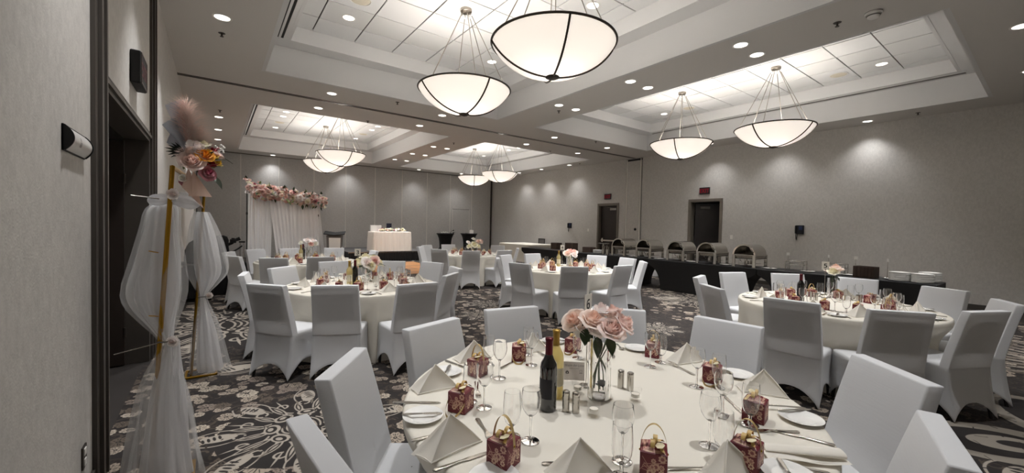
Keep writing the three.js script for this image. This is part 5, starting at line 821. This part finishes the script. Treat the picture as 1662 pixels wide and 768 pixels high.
{
  const t = thing('side_table', 'long table with white cloth at the far right before the wall', 'table'); const rows = []; for (const [y, o, w] of [[0.005, 0.03, 0.02], [0.4, 0.012, 0.015], [0.72, 0, 0.004], [0.745, 0, 0], [0.755, -0.012, 0]]) { const r = rrect(0.75 + o, 1.15 + o, 0.05, 5), out = []; for (let i = 0; i < r.length; i++) { const a = r[i], b = r[(i + 1) % r.length]; for (let k = 0; k < 8; k++) { const f = k / 8, x = lerp(a[0], b[0], f), z = lerp(a[1], b[1], f), q = 1 + w * Math.sin((i * 8 + k) * 1.9); out.push(vec(x * q, y, z * q)); } } rows.push(out); }
  mesh('cloth', loft(rows, { capB: true }), M.linen, t); mesh('tabletop', rbx(1.44, 0.02, 2.24, 0, 0.735, 0), M.tableWood, t); put(t, 11.45, 0, 14.4, 0);
  const c = thing('mesh_chair', 'black framed chair with grey back behind the white side table', 'chair'); mesh('back_frame', [rbx(0.46, 0.03, 0.03, 0, 0.95, -0.22), rbx(0.03, 0.5, 0.03, -0.22, 0.7, -0.22), rbx(0.03, 0.5, 0.03, 0.22, 0.7, -0.22), rbx(0.46, 0.03, 0.03, 0, 0.6, -0.22)], M.black, c); mesh('backrest', rbx(0.41, 0.32, 0.012, 0, 0.78, -0.22), M.grey, c); mesh('seat', rbx(0.46, 0.06, 0.46, 0, 0.45, 0, 0.02, 3), M.blackSoft, c); for (const [x, z] of [[-1, -1], [1, -1], [-1, 1], [1, 1]]) mesh('leg', cyl(0.013, 0.013, 0.45, x * 0.2, 0, z * 0.21, 8), M.black, c); put(c, 12.6, 0, 15.0, -1.57);
}
{ // portable dance floor: parquet panels with metal edge
  const t = structGroup('floor'); const ptex = [0, 1, 2].map((k) => S({ roughness: 0.4, map: canvasTex(128, 128, (c, w) => { reseed(60 + k); for (let i = 0; i < 8; i++) { const l = rr(0.82, 1.08); c.fillStyle = `rgb(${178 * l | 0},${124 * l | 0},${76 * l | 0})`; c.fillRect(0, i * 16, w, 16); c.fillStyle = 'rgba(70,40,20,.18)'; for (let g = 0; g < 12; g++) c.fillRect(rr(0, 128), i * 16 + rr(0, 15), rr(10, 60), 1); } }) }));
  for (let i = 0; i < 4; i++) for (let j = 0; j < 4; j++) { const m = mesh('panel', bx(0.93, 0.02, 0.93, 3.2 + i * 0.94, 0.011, -12.2 - j * 0.94), ptex[(i * 2 + j) % 3], t); }
  mesh('edge_strip', [bx(3.86, 0.015, 0.08, 4.61, 0.008, -11.69), bx(3.86, 0.015, 0.08, 4.61, 0.008, -15.53), bx(0.08, 0.015, 3.9, 2.69, 0.008, -13.61), bx(0.08, 0.015, 3.9, 6.53, 0.008, -13.61)], M.steelSoft, t);
}
// ---------------------------------------------------------------- black equipment in the left far corner
{
  const t = thing('road_case', 'black road case with metal edges standing by the left wall', 'case'); const w = 0.5, h = 0.7, l = 0.8;
  mesh('body', rbx(w, h - 0.06, l, 0, (h - 0.06) / 2 + 0.06, 0, 0.008), M.blackSoft, t); mesh('metal_edge', [rbx(w + 0.012, 0.02, 0.02, 0, h - 0.008, l / 2), rbx(w + 0.012, 0.02, 0.02, 0, h - 0.008, -l / 2), rbx(0.02, 0.02, l, -w / 2, h - 0.008, 0), rbx(0.02, 0.02, l, w / 2, h - 0.008, 0)], M.grey, t);
  for (const [x, z] of [[-1, 1], [1, 1], [1, -1], [-1, -1]]) { mesh('corner', rbx(0.06, 0.06, 0.06, x * (w / 2 - 0.022), h - 0.026, z * (l / 2 - 0.022), 0.015, 3), M.steelSoft, t); mesh('caster', cyl(0.03, 0.03, 0.06, x * 0.19, 0.0, z * 0.3, 12), M.black, t); }
  put(t, -0.26, 0, 9.95);
  const b = thing('backpack', 'bulging black backpack lying on the road case', 'bag'); mesh('bag', loft([[0.0, 0.2, 0.24], [0.05, 0.24, 0.3], [0.25, 0.23, 0.29], [0.38, 0.19, 0.24], [0.45, 0.1, 0.14], [0.462, 0.01, 0.01]].map(([y, a, c]) => rrect(a, c, a * 0.6, 5).map(([x, z]) => vec(x + 0.1 * Math.max(0, y - 0.2), y, z))), { capA: true }), M.blackSoft, b); mesh('zip_tag', rbx(0.03, 0.07, 0.05, 0.2, 0.27, 0.26, 0.008), M.orange, b); mesh('front_pocket', rbx(0.04, 0.12, 0.1, 0.225, 0.1, 0.16, 0.015, 3), M.blue, b); mesh('strap', tube([[0.1, 0.42, 0.15], [0.24, 0.38, 0.2], [0.25, 0.15, 0.24]], 0.014, 14, 6), M.black, b); put(b, -0.22, 0.712, 9.85); b.position.y = 0.712;
  const c = thing('camera_tripod', 'camera on a tripod shrouded in black cloth behind the road case', 'camera');
  mesh('shroud', loft([[0.01, 0.26, 0.2], [0.5, 0.17, 0.15], [0.9, 0.13, 0.12], [1.02, 0.12, 0.11], [1.12, 0.125, 0.12], [1.19, 0.1, 0.09], [1.22, 0.04, 0.03]].map(([y, a, d]) => rrect(a, d, a * 0.5, 4).map(([x, z], i) => vec(x + 0.02 * Math.sin(i * 1.7) * (1.2 - y), y, z))), { capB: true }), M.blackSoft, c);
  mesh('camera_body', [rbx(0.11, 0.08, 0.1, 0.2, 1.1, 0, 0.012, 3), rbx(0.06, 0.03, 0.06, 0.2, 1.15, 0, 0.008)], M.black, c); mesh('lens', [cyl(0.032, 0.038, 0.09, 0, 0, 0, 16).rotateZ(-1.15).translate(0.24, 1.12, 0)], M.black, c); mesh('arm', rod(vec(0.06, 1.0, 0), vec(0.2, 1.07, 0), 0.03), M.blackSoft, c); mesh('strap', tube([[0.15, 0.86, 0.05], [0.26, 0.92, 0.04], [0.36, 1.0, 0.02]], 0.016, 8, 6), M.black, c);
  put(c, 0.12, 0, 10.35);
  const s = thing('trolley_suitcase', 'black trolley suitcase with extended steel handle behind the chairs', 'suitcase'); mesh('shell', rbx(0.36, 0.55, 0.24, 0, 0.34, 0, 0.03, 3), M.blackSoft, s); mesh('handle', [cyl(0.008, 0.008, 0.45, -0.035, 0.6, -0.08, 8), cyl(0.008, 0.008, 0.45, 0.035, 0.6, -0.08, 8)], M.steel, s); mesh('grip', rbx(0.12, 0.035, 0.035, 0, 1.06, -0.08, 0.012, 3), M.black, s); for (const x of [-0.14, 0.14]) mesh('wheel', cyl(0.03, 0.03, 0.025, 0, 0, 0, 14).rotateZ(1.57).translate(x, 0.03, -0.1), M.black, s); put(s, 0.5, 0, 10.75);
  const k = thing('black_bag', 'soft black bag on the floor behind table one', 'bag'); mesh('bag', loft([[0.0, 0.3, 0.18], [0.1, 0.34, 0.2], [0.42, 0.3, 0.17], [0.56, 0.2, 0.1], [0.58, 0.02, 0.02]].map(([y, a, d]) => rrect(a, d, d * 0.7, 4).map(([x, z]) => vec(x, y, z))), { capA: true }), M.blackSoft, k); mesh('handle', tube([[-0.1, 0.54, 0], [0, 0.68, 0], [0.1, 0.54, 0]], 0.012, 12, 6), M.black, k); put(k, 6.7, 0, 13.6);
}
// ================================================================ ON THE WALLS
const font = await new FontLoader().loadAsync('fonts/droid/droid_sans_bold.typeface.json');
function exitSign(label, x, y, d, turn) {
  const t = thing('exit_sign', label, 'exit sign');
  mesh('housing', rbx(0.34, 0.22, 0.045, 0, 0, 0.0225, 0.006), M.black, t);
  const g = new TextGeometry('EXIT', { font, size: 0.115, depth: 0.003, curveSegments: 4 }); g.computeBoundingBox(); const b = g.boundingBox; g.translate(-(b.max.x + b.min.x) / 2, -(b.max.y + b.min.y) / 2, 0.045); g.scale(0.95, 1.1, 1);
  mesh('lettering', g, M.exitRed, t); put(t, x, y, d, turn); t.position.y = y;
}
exitSign('exit sign with red letters above the open door in the right wall', XR, 2.84, 7.03, -Math.PI / 2);
exitSign('exit sign with red letters above the closed door in the right wall', XR, 2.83, 11.1, -Math.PI / 2);
{
  const t = thing('exit_sign', 'black exit sign box projecting above the left doorway, seen edge-on', 'exit sign');
  mesh('housing', rbx(0.36, 0.27, 0.07, 0, 0, 0.035, 0.012, 3), M.black, t); mesh('face_frame', [rbx(0.34, 0.013, 0.01, 0, 0.12, 0.07), rbx(0.34, 0.013, 0.01, 0, -0.12, 0.07), rbx(0.013, 0.25, 0.01, -0.165, 0, 0.07), rbx(0.013, 0.25, 0.01, 0.165, 0, 0.07)], M.bronze, t);
  const g = new TextGeometry('EXIT', { font, size: 0.14, depth: 0.003, curveSegments: 4 }); g.computeBoundingBox(); const b = g.boundingBox; g.translate(-(b.max.x + b.min.x) / 2, -(b.max.y + b.min.y) / 2, 0.069).scale(0.8, 0.85, 1); mesh('lettering', g, S({ color: 0x4a1418, roughness: 0.5 }), t);
  put(t, XL, 2.8, 4.75, Math.PI / 2); t.position.y = 2.8;
}
{
  const t = thing('room_plaque', 'silver curved room name plaque with black ends on the near left wall', 'sign'), L = 0.36, H = 0.11, arcs = (x, r) => { const o = []; for (let i = 0; i <= 14; i++) { const a = lerp(-1, 1, i / 14); o.push(vec(x, H * 0.5 * a, r * (0.028 * (1 - a * a)) + 0.008)); } return o; };
  mesh('face', [loft([arcs(-L / 2, 1), arcs(L / 2, 1)], { wrap: false })], S({ color: 0xd9d7d4, roughness: 0.35, metalness: 0.25, side: THREE.DoubleSide, map: canvasTex(256, 96, (c, w, h) => { c.fillStyle = '#ffffff'; c.fillRect(0, 0, w, h); c.fillStyle = '#b9b6b8'; c.fillRect(70, 52, 58, 9); c.fillRect(136, 54, 40, 6); }) }), t);
  for (const x of [-L / 2 - 0.005, L / 2 + 0.005]) mesh('end_cap', new THREE.ExtrudeGeometry(new THREE.Shape([...Array(15).keys()].map((i) => { const a = lerp(-1, 1, i / 14); return new THREE.Vector2(0.03 * (1 - a * a) + 0.012, (H / 2 + 0.003) * a); }).concat([new THREE.Vector2(0, H / 2), new THREE.Vector2(0, -H / 2)])), { depth: 0.01, bevelEnabled: false }).rotateY(-Math.PI / 2).translate(x + 0.005, 0, 0), M.black, t);
  mesh('back_plate', rbx(L + 0.02, H + 0.012, 0.008, 0, 0, 0.004, 0.002), M.black, t);
  put(t, XL, 1.912, 2.9, Math.PI / 2); t.position.y = 1.912;
}
function wallPhone(label, d) {
  const t = thing('wall_phone', label, 'telephone'); mesh('body', rbx(0.2, 0.24, 0.06, 0, 0, 0.03, 0.015, 3), M.phone, t); mesh('screen', rbx(0.08, 0.1, 0.006, 0.03, 0.04, 0.061, 0.002), M.phoneScreen, t); mesh('handset', [rbx(0.045, 0.22, 0.045, -0.075, 0.0, 0.08, 0.016, 3)], M.black, t); mesh('cord', tube([[-0.075, -0.11, 0.06], [-0.08, -0.2, 0.05], [-0.07, -0.29, 0.04], [-0.06, -0.2, 0.04], [-0.05, -0.12, 0.03]], 0.009, 20, 6), M.black, t); put(t, XR, 1.62, d, -Math.PI / 2); t.position.y = 1.62;
}
wallPhone('dark blue wall phone with hanging cord right of the open door', 4.3); wallPhone('dark wall phone with hanging cord left of the closed door', 13.25);
function switchPlate(label, x, y, d, turn, outlet) {
  const t = thing(outlet ? 'wall_outlet' : 'light_switch', label, outlet ? 'outlet' : 'light switch'); mesh('plate', rbx(0.08, 0.12, 0.008, 0, 0, 0.004, 0.003), outlet ? M.bronze : M.plastic, t);
  if (outlet) for (const s of [-0.028, 0.028]) mesh('socket', rbx(0.036, 0.04, 0.008, 0, s, 0.008, 0.006, 3), M.plastic, t); else mesh('rocker', rbx(0.03, 0.06, 0.008, 0, 0, 0.009, 0.003), M.plastic, t);
  put(t, x, y, d, turn); t.position.y = y;
}
switchPlate('white light switch plate just right of the open door', XR, 1.35, 6.13, -Math.PI / 2); switchPlate('white light switch plate left of the closed door', XR, 1.44, 12.15, -Math.PI / 2); switchPlate('power outlet with two white sockets low on the near left wall', XL, 0.27, 3.05, Math.PI / 2, true);
// ================================================================ GOLD ARCH WITH TULLE AND FLOWERS by the left doorway
{
  const A = [-0.24, 3.1], B = [-0.12, 5.05], t = thing('wedding_arch', 'gold metal arch frame standing by the left doorway', 'arch');
  const post = (q, lean, n) => mesh('post', [bar([[0, 0.012, 0.012, 0], [1.86, 0.012, 0.012, 0]]).rotateZ(Math.PI / 2).rotateZ(-lean).translate(q[0], 0.0, -q[1])], M.gold, t);
  post([A[0] - 0.06, A[1]], 0.055); post([B[0] - 0.06, B[1]], 0.055);
  const ta = vec(A[0] + 0.042, 1.85, -A[1]), tb = vec(B[0] + 0.042, 1.85, -B[1]);
  mesh('top_bar', rod(ta, tb, 0.012), M.gold, t);
  for (const q of [A, B]) mesh('foot_frame', [rbx(0.26, 0.02, 0.02, q[0] + 0.02, 0.012, -q[1] + 0.1), rbx(0.26, 0.02, 0.02, q[0] + 0.02, 0.012, -q[1] - 0.12), rbx(0.02, 0.02, 0.24, q[0] - 0.1, 0.012, -q[1] - 0.01), rbx(0.02, 0.02, 0.24, q[0] + 0.14, 0.012, -q[1] - 0.01)], M.gold, t);
  for (const [y, a] of [[0.98, 0.2], [1.35, 0.25]]) mesh('peg', rod(vec(A[0] - 0.02, y, -A[1] + 0.01), vec(A[0] - 0.06, y + 0.012, -A[1] + 0.03), 0.003), M.gold, t);
  // tulle swags: gathered at a tie, ballooning above it and flaring below
  const swag = (q, prof, n, amp, seed) => { reseed(seed); const p1 = rr(0, 6), p2 = rr(0, 6), R = prof.map(([y, r, ox, oz]) => { const o = []; for (let i = 0; i < n; i++) { const a = i / n * 6.283, f = 1 + amp * Math.sin(a * 7 + p1 + y * 2) + amp * 0.7 * Math.sin(a * 13 + p2 - y * 3) + 0.5 * amp * Math.sin(a * 3 + y * 5); o.push(vec(q[0] + ox + r * f * Math.cos(a), y, -(q[1]) + oz + r * f * Math.sin(a))); } return o; }); return loft(R, {}); };
  const dense = (pr, n = 26) => { const o = []; const cv = new THREE.CatmullRomCurve3(pr.map(([y, r, x, z]) => vec(r, y, x))), cz = new THREE.CatmullRomCurve3(pr.map(([y, r, x, z]) => vec(z ?? 0, y, 0))); for (let i = 0; i <= n; i++) { const a = cv.getPoint(i / n), b = cz.getPoint(i / n); o.push([a.y, a.x, a.z, b.x]); } return o; };
  const W1 = [[1.64, 0.05, 0.02], [1.6, 0.075, 0.01], [1.5, 0.085, 0.0], [1.3, 0.115, -0.01], [1.12, 0.14, -0.025], [1.02, 0.12, -0.02], [0.9, 0.06, 0.0], [0.83, 0.03, 0.012], [0.76, 0.04, 0.01], [0.62, 0.085, 0], [0.4, 0.13, -0.005], [0.15, 0.165, -0.005], [0.008, 0.185, 0]].reverse();
  const tl = thing('tulle_drape', 'white tulle gathered round the nearer gold post of the arch', 'tulle');
  for (const w of W1) { w[3] = -0.1 * smooth(w[0], 0.8, 1.05) - 0.01; w[2] -= 0.02 * smooth(w[0], 0.8, 1.05); }
  mesh('outer_layer', swag(A, dense(W1), 96, 0.1, 3), M.tulle, tl); mesh('inner_layer', swag(A, dense(W1.map(([y, r, x, z]) => [y, r * 0.62, x + 0.015, z])), 80, 0.1, 5), M.tulleMid, tl); mesh('core_layer', swag(A, dense(W1.filter((w) => w[0] > 0.8).map(([y, r, x, z]) => [y, r * 0.8, x, z])), 72, 0.12, 9), M.tulleMid, tl); mesh('tail', swag(A, dense(W1.filter((w) => w[0] < 0.85).map(([y, r, x]) => [y, r * 0.42, x + 0.05])), 60, 0.14, 11), M.tulleMid, tl);
  mesh('bow', [[-0.05, 0.045, 0.2], [0.075, 0.06, -0.3], [0.02, 0.035, 0.1]].map(([x, r, tl2], k) => { const g = new THREE.SphereGeometry(r, 24, 14), p = g.attributes.position; for (let i = 0; i < p.count; i++) { const v = vec(p.getX(i), p.getY(i), p.getZ(i)), a = Math.atan2(v.y, v.z), f = 1 + 0.22 * Math.sin(a * 5 + k) * Math.min(1, Math.abs(v.x) / r + 0.4); p.setXYZ(i, v.x * 1.15, v.y * f * 0.72, v.z * f * 0.8); } g.computeVertexNormals(); return g.rotateZ(tl2).translate(A[0] + 0.03 + x, 1.655, -A[1] - 0.02); }), M.tulleDense, tl);
  mesh('tie', new THREE.TorusGeometry(0.033, 0.004, 8, 24).rotateX(Math.PI / 2).translate(A[0] + 0.012, 0.83, -A[1]), M.grey, tl);
  const W2 = [[1.62, 0.06, 0.02], [1.5, 0.1, 0.03], [1.25, 0.15, 0.06], [1.02, 0.16, 0.08], [0.9, 0.1, 0.06], [0.78, 0.035, 0.03], [0.68, 0.05, 0.04], [0.45, 0.11, 0.06], [0.15, 0.15, 0.08], [0.035, 0.165, 0.09]].reverse();
  const tm = thing('tulle_drape', 'white tulle gathered round the farther gold post of the arch', 'tulle');
  mesh('outer_layer', swag(B, dense(W2), 90, 0.06, 21), M.tulle, tm); mesh('inner_layer', swag(B, dense(W2.map(([y, r, x]) => [y, r * 0.6, x])), 72, 0.1, 23), M.tulleMid, tm); mesh('tie', new THREE.TorusGeometry(0.038, 0.004, 8, 24).rotateX(Math.PI / 2).translate(B[0] + 0.03, 0.78, -B[1]), M.grey, tm);
  const tieRose = (l, q, y, ox) => { const f = thing('tie_rose', l, 'flower'); const m = bloom(f, 'blush', 0, 0, 0, 1.2, 0.6, 0.55, 0.4); leaf(f, 0.0, -0.01, 0, 0.9, 0.3, 0.03, 0.01); put(f, q[0] + ox, y, q[1] - 0.035); f.position.y = y; };
  tieRose('pale pink rose on the tulle tie of the nearer arch post', A, 0.83, 0.05); tieRose('pale pink rose on the tulle tie of the farther arch post', B, 0.79, 0.085); tieRose('pale pink rosebud above the tulle bow under the bouquet', A, 1.69, 0.05);
  for (const [y, x1, dy, l] of [[0.83, -0.2, -0.03, 'long pale twist tie sticking out of the lower tulle tie'], [1.66, -0.13, 0.012, 'long pale twist tie sticking out of the tulle bow']]) { const m = mesh('twist_tie', rod(vec(A[0] - 0.015, y, -A[1] + 0.03), vec(A[0] + x1, y + dy, -A[1] + 0.06), 0.0035, 6), M.steelSoft); tag(m, l, 'tie'); }
  // bouquet on the arch corner
  const b = thing('arch_bouquet', 'mixed bouquet of roses, tulip and pampas plumes tied to the arch corner', 'flowers'), X = -0.1, D = 3.06;
  put(b, X, 1.88, D); b.position.y = 1.88; reseed(123);
  bloom(b, 'blush', 0.015, 0.075, 0.06, 1.0, -0.4, 0.91, 0.3); bloom(b, 'peach', -0.005, -0.01, 0.09, 1.2, -0.1, 1.08, 1.1); bloom(b, 'orange', 0.055, 0.035, 0.08, 1.1, -0.3, 1.03, 0.5, 'tulip'); bloom(b, 'red', 0.095, -0.01, 0.04, 0.9, -0.7, 0.86, 2, 'carnation'); bloom(b, 'mauve', 0.065, -0.065, 0.08, 1.3, -0.5, 0.95, 0.2, 'peony'); bloom(b, 'pink', 0.1, 0.045, 0.02, 0.6, -0.8, 0.78, 1.2); bloom(b, 'yellow', 0.115, 0.0, 0.05, 0.9, -0.8, 0.95, 0.6, 'freesia'); bloom(b, 'yellow', 0.11, 0.035, 0.045, 0.7, -0.8, 0.82, 2.6, 'freesia'); bloom(b, 'red', 0.1, 0.075, 0.02, 0.5, -0.7, 0.70, 2.9, 'carnation'); bloom(b, 'cream', 0.05, 0.1, 0.03, 0.6, -0.3, 0.70, 1.9);
  bloom(b, 'white', -0.045, -0.1, 0.07, 1.2, 0.2, 0.52, 0.8); bloom(b, 'mauve', -0.04, -0.12, 0.05, 1.2, 0.3, 0.60, 2.8, 'carnation');
  for (let k = 0; k < 7; k++) mesh('dark_leaf', leafGeo(0.085 - 0.006 * Math.abs(k - 3), 0.012, 0.2).rotateX(-1.2).rotateY(-0.9).rotateZ(0.15 + k * 0.26).translate(-0.045, 0.05, 0.04), M.leafDark, b);
  for (let k = 0; k < 14; k++) leaf(b, rr(-0.05, 0.1), rr(-0.08, 0.08), rr(0.0, 0.05), rr(-1.4, 1.6), rr(-0.6, 1.0), rr(0.08, 0.13), 0.018, k % 3 ? M.leaf : M.leafPale);
  mesh('berry_sprig', [...Array(14).keys()].flatMap((k) => { const p = vec(0.1 + 0.05 * hash2(k, 1), 0.06 + 0.07 * hash2(k, 2), 0.0 + 0.04 * hash2(k, 3)); return [new THREE.SphereGeometry(0.006, 8, 6).translate(p.x, p.y, p.z), rod(vec(0.07, 0.02, 0.02), p, 0.001, 4)]; }), M.whitePaint, b);
  const paper = (pts, mat) => mesh('wrapping_paper', pts.map(([a, c, e, w]) => { const A0 = vec(...a), C0 = vec(...c), E0 = vec(...e); return sheet((u, v) => A0.clone().lerp(C0.clone().lerp(E0, u), v).add(vec(0, 0, w * Math.sin(u * 3.14) * v)), 6, 8); }), mat, b);
  paper([[[-0.03, 0.05, 0], [-0.13, 0.32, -0.02], [-0.05, 0.36, 0.0], 0.02], [[-0.03, 0.05, 0], [-0.14, 0.2, 0.01], [-0.08, 0.25, 0.02], 0.02], [[-0.02, 0.03, 0.01], [-0.12, 0.1, 0.02], [-0.1, 0.17, 0.0], 0.015]], M.paperGrey);
  paper([[[0.0, -0.05, 0.07], [-0.02, -0.2, 0.09], [0.09, -0.2, 0.08], 0.03], [[-0.02, -0.03, 0.07], [-0.05, -0.15, 0.08], [0.05, -0.27, 0.09], 0.02]], M.paperPink);
  const plume = (n, base, tip, w, sd) => { reseed(sd); const P = [], bv = vec(...base), tv = vec(...tip), ax = tv.clone().sub(bv), len = ax.length(); for (let k = 0; k < n; k++) { const f = Math.pow(rnd(), 0.7) * 0.95, p = bv.clone().addScaledVector(ax, f), a = rr(0, 6.28), o = vec(Math.cos(a), 0, Math.sin(a)), l = w * (0.25 + Math.sin(Math.PI * Math.min(1, f * 0.75 + 0.18))) * Math.pow(rnd(), 0.6) * 1.15, up = len * rr(0.05, 0.3); const s = new THREE.Vector3().crossVectors(o, ax).normalize().multiplyScalar(0.0014), m = p.clone().addScalar(0).addScaledVector(o, l * 0.5).addScaledVector(ax, 0.7 * up / len), e = p.clone().addScaledVector(o, l).addScaledVector(ax, up / len); P.push(p.x - s.x, p.y - s.y, p.z - s.z, p.x + s.x, p.y + s.y, p.z + s.z, m.x, m.y, m.z, m.x - s.x, m.y - s.y, m.z - s.z, m.x + s.x, m.y + s.y, m.z + s.z, e.x, e.y, e.z); } const g = new THREE.BufferGeometry(); g.setAttribute('position', new THREE.Float32BufferAttribute(P, 3)); g.computeVertexNormals(); return g; };
  const m1 = mesh('pampas_plume', [plume(1500, [-0.02, 0.08, 0.0], [-0.045, 0.31, 0.02], 0.05, 1), rod(vec(0, -0.05, 0), vec(-0.06, 0.3, 0.02), 0.003)], M.pampas, b); m1.userData.kind = 'stuff';
  const m2 = mesh('pampas_plume', [plume(1300, [-0.01, 0.1, 0.02], [-0.03, 0.33, 0.03], 0.105, 4), plume(900, [0.03, 0.06, 0.0], [0.03, 0.2, 0.0], 0.08, 2), plume(700, [-0.05, 0.0, 0.08], [-0.02, 0.07, 0.1], 0.05, 3)], M.pampasPale, b); m2.userData.kind = 'stuff';
}
renderer.render(scene, camera);
